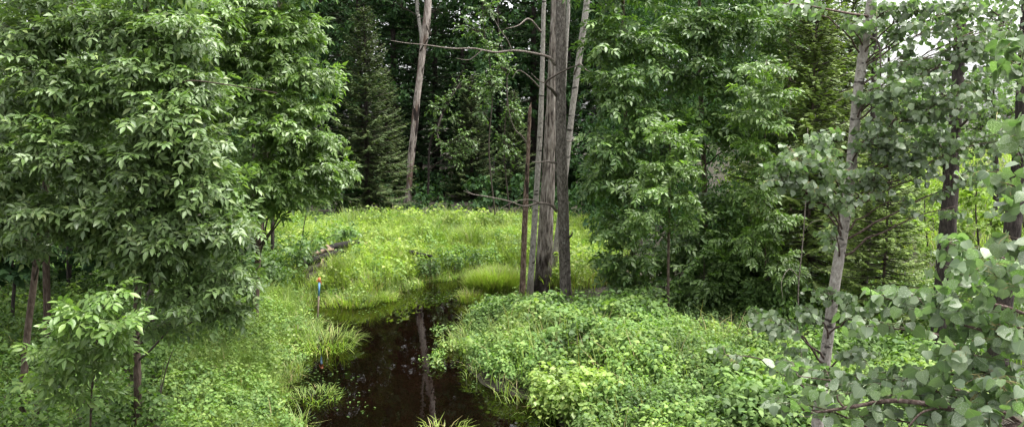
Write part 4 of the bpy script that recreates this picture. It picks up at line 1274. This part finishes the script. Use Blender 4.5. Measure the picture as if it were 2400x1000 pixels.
leaf_mass('thicket', 'dim leafy thicket behind the ash trees beyond the mound',
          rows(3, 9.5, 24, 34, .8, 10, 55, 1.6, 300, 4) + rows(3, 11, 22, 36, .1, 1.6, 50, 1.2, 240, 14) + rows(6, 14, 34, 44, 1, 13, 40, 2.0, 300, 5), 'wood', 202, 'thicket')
leaf_mass('treeline', 'far pale treeline beyond the bright clearing behind the poplars',
          rows(18, 60, 70, 85, 3.5, 7.5, 60, 3.0, 260, 6), 'leafy', 203, 'treeline', scale=2.2)
leaf_mass('sunlit_scrub', 'bright yellow-green scrub in the clearing seen between the dark trunks',
          rows(10.5, 24, 26, 40, .6, 2.0, 60, 1.1, 330, 7), 'bright', 204, 'scrub')
leaf_mass('undergrowth', 'shaded green undergrowth below the poplars and dark trunks',
          rows(5.2, 11, 12.5, 19, .3, .9, 46, .8, 300, 8), 'leafy', 205, 'undergrowth', scale=.8)


# ------------------------------------------------------------------ grass and herbs
# bare, trodden spots round the charred logs
EXCL = [(*P(a, 600, b)[:2], r) for a, b, r in [(700, 21.9, .5), (722, 22.4, .5), (745, 23.0, .5), (768, 23.5, .5), (790, 24.0, .5), (815, 24.5, .45), (838, 24.8, .4), (720, 21.2, .45), (745, 21.9, .45), (770, 22.4, .45), (795, 23.0, .4),
                                               (985, 22.9, .4), (1000, 22.5, .3), (965, 23.2, .35), (930, 23.4, .3), (735, 20.9, .28), (770, 21.5, .3)]]


def scatter(poly_px, n, rg, z=0.0, pond_gap=.05):
    """random ground points inside an outline given on the ground"""
    poly = np.array([G(a, b, z)[:2] for a, b in poly_px])
    lo, hi = poly.min(0), poly.max(0)
    out = np.zeros((0, 2))
    while len(out) < n:
        q = rg.uniform(lo, hi, (n * 2, 2))
        q = q[poly_sd(q[:, 0], q[:, 1], poly) < 0]
        if pond_gap is not None:
            q = q[poly_sd(q[:, 0], q[:, 1], POND) > pond_gap]
        for ex, ey, er in EXCL:
            q = q[np.hypot(q[:, 0] - ex, q[:, 1] - ey) > er]
        out = np.vstack([out, q])
    return out[:n]


def blades(P0, L, w, rg, lean=.35, curl=.9, az=None):
    """curved tapering blades (5 points, 3 triangles each)"""
    n = len(P0)
    a = rg.uniform(0, 2 * np.pi, n) if az is None else az
    h = np.stack([np.cos(a), np.sin(a), np.zeros(n)], 1)
    s = np.stack([-np.sin(a), np.cos(a), np.zeros(n)], 1)
    ln = np.abs(rg.normal(lean, .18, n))
    cu = rg.uniform(.3, 1, n) * curl
    pts = []
    ang = ln.copy()
    p = P0.copy()
    for k in range(3):
        pts.append(p.copy())
        p = p + (h * np.sin(ang)[:, None] + np.array([0, 0, 1]) * np.cos(ang)[:, None]) * (L / 2)[:, None]
        ang = ang + cu * 1.1
    V = np.zeros((n, 5, 3))
    V[:, 0] = pts[0] - s * (w * .4)[:, None]
    V[:, 1] = pts[0] + s * (w * .4)[:, None]
    V[:, 2] = pts[1] - s * (w * .5)[:, None]
    V[:, 3] = pts[1] + s * (w * .5)[:, None]
    V[:, 4] = pts[2]
    T0 = np.array([(0, 1, 3), (0, 3, 2), (2, 3, 4)])
    T = T0[None] + (np.arange(n) * 5)[:, None, None]
    return V.reshape(-1, 3), T.reshape(-1, 3)


def with_ground(xy, dz=-.02):
    return np.column_stack([xy, ground(xy[:, 0], xy[:, 1]) + dz])


def make_grass(name, label, poly_px, n, L, w, mat, seed, clump=.5, lean=.35, curl=.9, gap=.05, dry=.03, patch=None):
    rg = np.random.default_rng(seed)
    xy = scatter(poly_px, n, rg, pond_gap=gap)
    if patch:
        xy = xy[vnoise(xy[:, 0] * patch[0], xy[:, 1] * patch[0], seed + 7) > patch[1]]
        n = len(xy)
    # gather into loose tussocks
    cx = np.round(xy / clump + rg.normal(0, .25, xy.shape)) * clump
    cx = cx + (vnoise(cx[:, 0] * 3.1, cx[:, 1] * 3.1, seed)[:, None] - .5) * clump
    k = rg.random(len(xy)) < .6
    xy2 = np.where(k[:, None], xy * .45 + cx * .55, xy)
    ok = poly_sd(xy2[:, 0], xy2[:, 1], POND) > (gap if gap is not None else -9)
    xy = np.where(ok[:, None], xy2, xy)
    p = with_ground(xy)
    hn = .55 + .9 * vnoise(xy[:, 0] * .8, xy[:, 1] * .8, seed + 1) * (.5 + vnoise(xy[:, 0] * 2.6, xy[:, 1] * 2.6, seed + 2))
    Ls = rg.uniform(L[0], L[1], n) * hn
    V, T = blades(p, Ls, rg.uniform(*w, n), rg, lean, curl)
    mi = np.repeat((rg.random(n) < dry).astype(int), 3)
    o = link(name, mesh_tris(name, V, T, [M[mat], M['grass_dry']], None, mi), kind='stuff')
    tag(o, label, 'grass')
    return o


MEADOW = [(560, 548), (1460, 548), (1460, 690), (1360, 720), (1240, 690), (1230, 640), (1000, 650), (900, 690), (860, 712), (690, 700), (600, 690), (560, 600)]
make_grass('meadow_grass', 'bright lime-green meadow grass in soft tussocks beyond the pool', MEADOW, 66000, (.35, .75), (.010, .020), 'grass', 301, clump=.7)
make_grass('meadow_sedge', 'darker green sedge growing in patches through the meadow grass', MEADOW, 60000, (.45, .85), (.010, .018), 'grass_bank', 311, clump=.6, patch=(.75, .60), curl=.7)
make_grass('straw_grass', 'bleached straw-coloured grass in scattered patches of the meadow', MEADOW, 30000, (.3, .6), (.008, .014), 'grass_dry', 312, clump=.5, patch=(.6, .70), lean=.5)
make_grass('mound_grass', 'thin grass stalks poking up through the herbs of the mound', [(1150, 790), (1330, 810), (1500, 800), (1750, 890), (2000, 920), (2000, 1100), (1450, 1100), (1320, 960), (1150, 880)], 3000, (.35, .75), (.006, .012), 'grass_bank', 313, clump=.5, lean=.25, dry=.25)
make_grass('side_grass', 'grass on the open floor below the poplars', [(1950, 800), (2000, 660), (3300, 640), (3300, 900), (2300, 930)], 14000, (.25, .6), (.010, .02), 'grass_bank', 314, clump=.6)
make_grass('bank_grass', 'fresh green grass on the near bank between the ash trees and the pool',
           [(430, 1010), (380, 900), (480, 800), (600, 740), (660, 700), (700, 740), (690, 800), (700, 880), (730, 1010), (720, 1120), (430, 1120)], 25000, (.25, .52), (.007, .014), 'grass_bank', 302, clump=.35, lean=.45, curl=1.1)
make_grass('shade_grass', 'thin dark grass on the shaded floor under the ash trees',
           [(-150, 1100), (-150, 620), (560, 620), (600, 700), (480, 800), (400, 900), (430, 1100)], 16000, (.2, .45), (.007, .014), 'grass_bank', 303, clump=.5, dry=.08)
make_grass('far_grass', 'tall bright grass of the clearing behind the dark trunks', [(1900, 640), (1900, 470), (2700, 440), (2700, 640)], 13000, (.5, 1.0), (.015, .035), 'grass', 304, clump=.9)




def make_fringe():
    """straggling blades rooted along the water line"""
    rg = np.random.default_rng(309)
    q = rg.uniform([-8, 9], [2.5, 24], (120000, 2))
    sd = poly_sd(q[:, 0], q[:, 1], POND)
    k = (sd > -.45) & (sd < .12) & (vnoise(q[:, 0] * 1.6, q[:, 1] * 1.6, 44) > .30 + .9 * np.clip(-sd, 0, 1))
    k &= ~((q[:, 0] > -.9) & (q[:, 1] < 19.0) & (rg.random(len(q)) < .8))
    q = q[k][:8000]
    n = len(q)
    p = np.column_stack([q, np.maximum(ground(q[:, 0], q[:, 1]), -.06)])
    V, T = blades(p, rg.uniform(.18, .55, n), rg.uniform(.007, .016, n), rg, .5, 1.1)
    mi = np.repeat((rg.random(n) < .12).astype(int), 3)
    tag(link('fringe_grass', mesh_tris('fringe_grass', V, T, [M['grass_bank'], M['grass_dry']], None, mi), kind='stuff'), 'straggling grass rooted along the water line of the pool', 'grass')


make_fringe()


# herb plants: stem with tiers of drooping leaves
def herb_tmpl(seed, tiers=5, spread=.34, leaf=.15, fine=False):
    """a one-unit-tall leafy plant: (verts, tris, uv)"""
    r = random.Random(seed)
    b = Bag()
    lx, ly = r.uniform(-.1, .1), r.uniform(-.1, .1)
    b.add([(-.01, 0, 0), (.01, 0, 0), (lx, ly, 1)], [(0, 1, 2)])
    a = r.uniform(0, 6)
    for k in range(tiers):
        t = .42 + .58 * k / (tiers - 1)
        m = 6 if k < tiers - 1 else 5
        for j in range(m):
            a += 6.283 / m + r.uniform(-.4, .4)
            V, T, U = oval_leaf(r.uniform(.55, .8), r.uniform(.1, .4)) if fine else simple_leaf(r.uniform(.6, .85), r.uniform(.1, .3))
            V = rot(V * leaf * r.uniform(.6, 1.25), 0, R(r.uniform(-45, 15)), R(r.uniform(-30, 30)))
            V = V + (0, spread * r.uniform(.05, .8) * (1.35 - t), r.uniform(-.05, .06))
            b.add(rot(V, a) + [lx * t, ly * t, t], T, U)
    return np.concatenate(b.V), np.concatenate(b.T), np.concatenate(b.U)


HERB = [herb_tmpl(s, 4 + s % 2) for s in range(8)]
HERB_FINE = [herb_tmpl(50 + s, 4 + s % 2, fine=True, leaf=.18, spread=.5) for s in range(10)]


def make_herbs(name, label, xy, hgt, mat, seed, hfun=None, cat='herbs', tilt=.2, tm_set=None, mats=None):
    rg = np.random.default_rng(seed)
    p = with_ground(xy)
    n = len(p)
    h = rg.uniform(*hgt, n)
    if hfun is not None:
        h = h * hfun(xy)
    a = rg.uniform(0, 6.283, n)
    d = np.column_stack([np.cos(a), np.sin(a), np.zeros(n)])
    up = nrm(np.array([0, 0, 1]) + rg.normal(0, tilt, (n, 3)))
    tms = tm_set or HERB
    v = rg.integers(0, len(tms), n)
    # kinds grow in loose drifts
    mats = mats or [(mat, 1.0)]
    u = np.clip(.65 * vnoise(xy[:, 0] * 1.1, xy[:, 1] * 1.1, seed + 5) + .5 * rg.random(n) - .08, 0, .999)
    u = np.argsort(np.argsort(u)) / n
    cum = np.cumsum([m_[1] for m_ in mats])
    mi = np.searchsorted(cum, u * cum[-1], side='right').clip(0, len(mats) - 1)
    b = Bag()
    for q, tm in enumerate(tms):
        for mm in range(len(mats)):
            k = (v == q) & (mi == mm)
            if k.any():
                dd = nrm(d[k] - (d[k] * up[k]).sum(-1, keepdims=True) * up[k])
                b.add(*place(tm, p[k], dd, up[k], h[k]), mm)
    o = link(name, b.mesh(name, [M[m_[0]] for m_ in mats]), kind='stuff')
    tag(o, label, cat)
    return o


rg_ = np.random.default_rng(5)
MOUND = [(1085, 800), (1100, 770), (1150, 745), (1200, 765), (1260, 782), (1330, 806), (1400, 790), (1500, 796), (1600, 845), (1750, 885), (1900, 900), (2100, 900), (2300, 920), (2300, 1150), (1430, 1150), (1305, 965), (1235, 925), (1145, 900), (1095, 860)]
xy = scatter(MOUND, 4300, rg_)
make_herbs('mound_herbs', 'dense light-green leafy herbs heaped over the mound beside the pool', xy, (.26, .50), 'herb', 401,
           lambda q: .38 + .75 * vnoise(q[:, 0] * 1.5, q[:, 1] * 1.5, 9) + .5 * sstep(0, 1.6, poly_sd(q[:, 0], q[:, 1], POND)) * vnoise(q[:, 0] * .6, q[:, 1] * .6, 12),
           tm_set=HERB_FINE, mats=[('herb_dark', .14), ('herb', .56), ('herb_light', .25), ('herb_yellow', .05)])
xy = scatter([(1350, 722), (1500, 730), (1900, 770), (2300, 790), (2300, 925), (1900, 910), (1750, 895), (1600, 855), (1500, 800), (1350, 790)], 800, rg_)
make_herbs('edge_weeds', 'low weeds coloured dark to stand for the shaded gap between the mound and the ash thicket', xy, (.16, .36), 'herb_dark', 408)  # dark leaves added to fill the gap and stand for its shade
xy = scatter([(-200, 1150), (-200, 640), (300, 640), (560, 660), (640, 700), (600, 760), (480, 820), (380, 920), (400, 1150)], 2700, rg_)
make_herbs('bank_herbs', 'shaded leafy herbs under the ash trees on the near bank', xy, (.28, .66), 'herb_dark', 402, mats=[('herb_dark', .7), ('herb', .24), ('herb_light', .06)])  # mostly dark leaves, deepening the shade under the ashes by colour
xy = scatter([(400, 1150), (360, 900), (500, 800), (640, 740), (700, 800), (700, 900), (740, 1150)], 1300, rg_)
make_herbs('bank_weeds', 'light-green broadleaf weeds mixed into the bank grass', xy, (.20, .45), 'herb', 403, mats=[('herb', .5), ('herb_light', .5)])
xy = scatter(MEADOW, 1900, rg_)
make_herbs('meadow_herbs', 'leafy lime-green weeds among the meadow grass', xy, (.35, .8), 'grass', 404, mats=[('herb', .35), ('grass', .5), ('herb_light', .15)], hfun=lambda q: .5 + .8 * vnoise(q[:, 0] * .7, q[:, 1] * .7, 21))
xy = scatter([(560, 562), (1500, 562), (1500, 542), (560, 542)], 700, rg_)
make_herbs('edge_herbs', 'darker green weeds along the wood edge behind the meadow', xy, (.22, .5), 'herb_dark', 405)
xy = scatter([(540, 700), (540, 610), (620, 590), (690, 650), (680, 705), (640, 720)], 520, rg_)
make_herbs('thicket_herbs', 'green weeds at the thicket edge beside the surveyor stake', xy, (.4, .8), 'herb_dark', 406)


q_ = np.random.default_rng(88).uniform([-8, 9], [2.5, 24], (30000, 2))
sd_ = poly_sd(q_[:, 0], q_[:, 1], POND)
k_ = (sd_ > -.75) & (sd_ < .05) & (vnoise(q_[:, 0] * 1.3, q_[:, 1] * 1.3, 61) > .42 + .5 * np.clip(-sd_, 0, 1)) & ~((q_[:, 0] > -1.2) & (q_[:, 1] < 18))
make_herbs('shallow_weeds', 'sparse small weeds standing in the brown shallows', q_[k_][:420], (.25, .45), 'herb', 407, mats=[('herb', .6), ('herb_yellow', .4)])
# tussocks: separate things
def tussock(name, label, px, py, n, rad, L, w, mat, seed, z=None, cat='grass tussock', group=None, lean=.3, curl=1.0, dry=.05):
    rg = np.random.default_rng(seed)
    c = G(px, py, 0)
    zz = float(ground(c[0], c[1])) if z is None else z
    a = rg.uniform(0, 6.283, n)
    r = rad[0] * np.sqrt(rg.random(n))
    off = np.column_stack([np.cos(a) * r, np.sin(a) * r * rad[1] / rad[0], np.zeros(n)])
    Ls = rg.uniform(*L, n) * (1.1 - .35 * (r / rad[0]) ** 2)
    V, T = blades(off, Ls, rg.uniform(*w, n), rg, lean, curl, az=a + rg.normal(0, .8, n))
    mi = np.repeat((rg.random(n) < dry).astype(int), 3)
    o = link(name, mesh_tris(name, V, T, [M[mat], M['grass_dry']], None, mi), loc=(c[0], c[1], zz))
    tag(o, label, cat, group)
    return o


TG = 'grass tussocks standing in the pool'
tussock('grass_tussock', 'rounded lime tussock in the water beside the trunk cluster', 1160, 690, 3600, (.66, .5), (.5, .9), (.009, .018), 'grass', 501, z=.02, group=TG, curl=.75, dry=.08)
tussock('grass_tussock', 'sparse yellowing tussock at the water edge near the lime tussock', 1105, 705, 380, (.35, .35), (.25, .5), (.008, .015), 'grass', 502, z=-.02, group=TG, dry=.35)
tussock('grass_tussock', 'big arching tussock in the water below the surveyor stake', 765, 805, 480, (.58, .8), (.22, .80), (.008, .018), 'grass_bank', 503, z=-.06, group=TG, lean=.75, curl=1.1, dry=.10)
tussock('grass_tussock', 'low spreading tussock joining the bank, beside the big arching one', 695, 785, 520, (.55, .8), (.2, .70), (.008, .017), 'grass_bank', 504, z=-.04, group=TG, lean=.75, curl=1.1, dry=.10)
tussock('grass_tussock', 'pale tuft poking from dark water at the bottom of the pool', 1045, 1008, 90, (.34, .22), (.14, .42), (.008, .016), 'grass', 505, z=-.05, group=TG, lean=.55, dry=.25)
tussock('grass_tussock', 'thin straggling tuft in brown shallows at the near left bank', 735, 930, 260, (.45, .5), (.12, .3), (.006, .012), 'grass_bank', 506, z=-.03, group=TG, lean=.7)
tussock('grass_tussock', 'half-sunk tuft where the meadow meets the water, behind the stake', 815, 716, 320, (.7, .35), (.2, .5), (.009, .016), 'grass', 507, z=-.02, group=TG, lean=.5, dry=.15)
tussock('grass_tussock', 'overhanging grass fringe at the back end of the pool', 890, 704, 320, (.45, .25), (.2, .42), (.009, .016), 'grass', 508, z=-.02, group=TG, lean=.55)


def herb_thing(name, label, px, py, n, rad, hgt, mat, seed, cat='plant', group=None):
    rg = np.random.default_rng(seed)
    c = G(px, py, 0)
    z = max(float(ground(c[0], c[1])), 0) - .03
    b = Bag()
    for _ in range(n):
        a, r = rg.uniform(0, 6.283), rad * math.sqrt(rg.random())
        tm = HERB[rg.integers(0, len(HERB))]
        b.add(*place(tm, np.array([[r * math.cos(a), r * math.sin(a), 0]]), np.array([[math.cos(a * 3), math.sin(a * 3), 0]]),
                     np.array([[rg.normal(0, .15), rg.normal(0, .15), 1.0]]), np.array([rg.uniform(*hgt)])))
    o = link(name, b.mesh(name, M[mat]), loc=(c[0], c[1], z))
    tag(o, label, cat, group)


herb_thing('yellow_bush', 'yellow-green bushy plant at the pool-side foot of the leafy mound', 1335, 985, 90, .5, (.45, .75), 'herb_yellow', 511)
herb_thing('water_plant', 'dark-green leafy clump at the back edge of the pool, largest of them', 1085, 640, 45, .7, (.35, .6), 'herb_dark', 512, group='leafy clumps at the back of the pool')
herb_thing('water_plant', 'dark-green leafy clump near the tall rushes at the back-left of the pool', 990, 655, 26, .45, (.4, .65), 'herb_dark', 513, group='leafy clumps at the back of the pool')
herb_thing('water_plant', 'pale low leafy clump behind the slim dead trunk', 1190, 600, 40, .8, (.4, .7), 'herb', 514, group='leafy clumps at the back of the pool')
tussock('rush_clump', 'dark upright rushes at the back-left end of the pool', 882, 690, 70, (.28, .2), (.6, 1.0), (.012, .02), 'herb_dark', 515, z=-.05, cat='rushes', group='rush clumps', lean=.10, curl=.2, dry=0)
tussock('rush_clump', 'dark upright rushes beside the slim dead trunk, across the water', 1150, 632, 60, (.5, .2), (.5, .8), (.012, .02), 'herb_dark', 516, z=.0, cat='rushes', group='rush clumps', lean=.10, curl=.2, dry=0)


# ------------------------------------------------------------------ floating leaves: uncountable scraps on the water
def floaters():
    rg = np.random.default_rng(77)
    q = []
    for px, py, rx, ry, n in [(760, 900, 70, 60, 90), (720, 870, 40, 20, 40), (810, 930, 60, 30, 40), (1000, 690, 60, 14, 50), (1150, 880, 70, 40, 60), (1020, 850, 60, 40, 30), (1080, 700, 40, 20, 50), (860, 720, 50, 14, 50)]:
        for _ in range(n):
            q.append(G(px + rg.normal(0, rx * .6), py + rg.normal(0, ry * .6), .006 + .006 * rg.random()))
    q = np.array(q)
    a = rg.uniform(0, 6.28, len(q))
    V, T, U = place(SIMPLE[0], q, np.column_stack([np.cos(a), np.sin(a), 0 * a + .1]), rg.normal(0, .12, (len(q), 3)) + [0, 0, 1], rg.uniform(.03, .08, len(q)))
    tag(link('floating_leaves', mesh_tris('floating_leaves', V, T, M['herb_dark'], U), kind='stuff'), 'small leaves and weed floating on the brown water', 'leaves')


floaters()

# ------------------------------------------------------------------ surveyor stake
c0 = G(744, 757, 0)
top = P(749, 650, c0[1])
stk = link('survey_stake', None, loc=(c0[0], c0[1], 0))
tag(stk, 'wooden stake with blue band and orange ribbon standing in the pool', 'stake')
m_w = flat_mat('stake_wood', (.13, .10, .075), (.22, .17, .13), 30, .85)
m_b = flat_mat('blue_paint', (.11, .27, .47), (.15, .31, .50), 40, .5)
m_o = flat_mat('orange_ribbon', (.60, .17, .07), (.66, .21, .09), 40, .45)
dv = top - c0
ax_ = nrm(dv)


def lath(name, t0, t1, wx, wy, mat):
    C0, C1 = dv * t0, dv * t1
    q = []
    for C in (C0, C1):
        for sx, sy in ((-1, -1), (1, -1), (1, 1), (-1, 1)):
            q.append(C + np.array([sx * wx / 2, sy * wy / 2, 0]))
    f = [(0, 1, 5), (0, 5, 4), (1, 2, 6), (1, 6, 5), (2, 3, 7), (2, 7, 6), (3, 0, 4), (3, 4, 7), (4, 5, 6), (4, 6, 7), (0, 3, 2), (0, 2, 1)]
    link(name, mesh_tris(name, np.array(q), np.array(f), mat, smooth=False), stk)


lath('post', -.45, .985, .036, .018, m_w)
lath('blue_band', .60, .90, .041, .022, m_b)
V, T = [], []
for a_, ln_, sg in ((.93, .09, 1), (.95, .07, -1), (.90, .06, 1)):
    o_ = len(V)
    c_ = dv * a_
    for k in range(4):
        for s_ in (-.5, .5):
            V.append(c_ + np.array([sg * (.02 + .012 * k), -.014 - .004 * k, -.018 * k + .02 + s_ * .035]))
    for k in range(3):
        T += [(o_ + 2 * k, o_ + 2 * k + 2, o_ + 2 * k + 3), (o_ + 2 * k, o_ + 2 * k + 3, o_ + 2 * k + 1)]
lath('orange_wrap', .90, 1.0, .044, .026, m_o)
link('ribbon_tail', mesh_tris('ribbon_tail', np.array(V), np.array(T), m_o, smooth=False), stk)

# ------------------------------------------------------------------ charred logs on the meadow edge
M['char'] = bark_mat('charred_bark', (.004, .0035, .0035), (.009, .008, .0075), (.028, .024, .022), scale=(12, 12), bump=1.0)
M['split'] = bark_mat('split_wood', (.09, .06, .04), (.17, .125, .085), (.25, .20, .15), scale=(20, 20), patches=[((.03, .02, .016), 5, 5, .58)])
for pts, mat, lab in [
        ([(700, 622, 22.0, .10), (745, 596, 22.9, .12), (790, 578, 23.6, .11), (840, 567, 24.2, .07)], 'char', 'longest charred black log in the heap at the meadow edge'),
        ([(706, 620, 21.2, .08), (755, 603, 21.8, .09), (808, 588, 22.4, .06)], 'char', 'charred log lowest in the heap, facing the pool'),
        ([(725, 604, 22.3, .06), (770, 582, 23.2, .07), (812, 570, 23.9, .05)], 'char', 'thin charred log on top of the heap at the meadow edge'),
        ([(728, 600, 21.8, .05), (757, 589, 22.0, .06), (782, 585, 22.2, .04)], 'split', 'pale split branch lying on the charred logs'),
        ([(766, 576, 23.2, .05), (774, 585, 23.0, .055), (782, 596, 22.8, .03)], 'split', 'short tan branch stub propped on the charred heap'),
        ([(785, 574, 24.4, .05), (825, 570, 24.8, .055), (868, 571, 25.1, .035)], 'split', 'tan peeled log end poking out behind the charred heap'),
        ([(745, 634, 21.2, .035), (752, 620, 21.2, .04), (757, 606, 21.3, .02)], 'split', 'bare tan stub standing in weeds below the charred heap'),
        ([(960, 590, 23.4, .06), (985, 597, 23.0, .07), (1012, 601, 22.8, .045)], 'char', 'small dark log sunk in the meadow grass midway across')]:
    q = spline(px_path(pts), 24)
    base = q[0, :3]
    V, T, U = tube(q[:, :3] - base, q[:, 3], 12, bark_disp(.35, .35, int(pts[0][0]), 8, 7))
    tag(link('fallen_log', mesh_tris('fallen_log', V, T, M[mat], U), loc=base), lab, 'log', 'logs lying on the meadow')
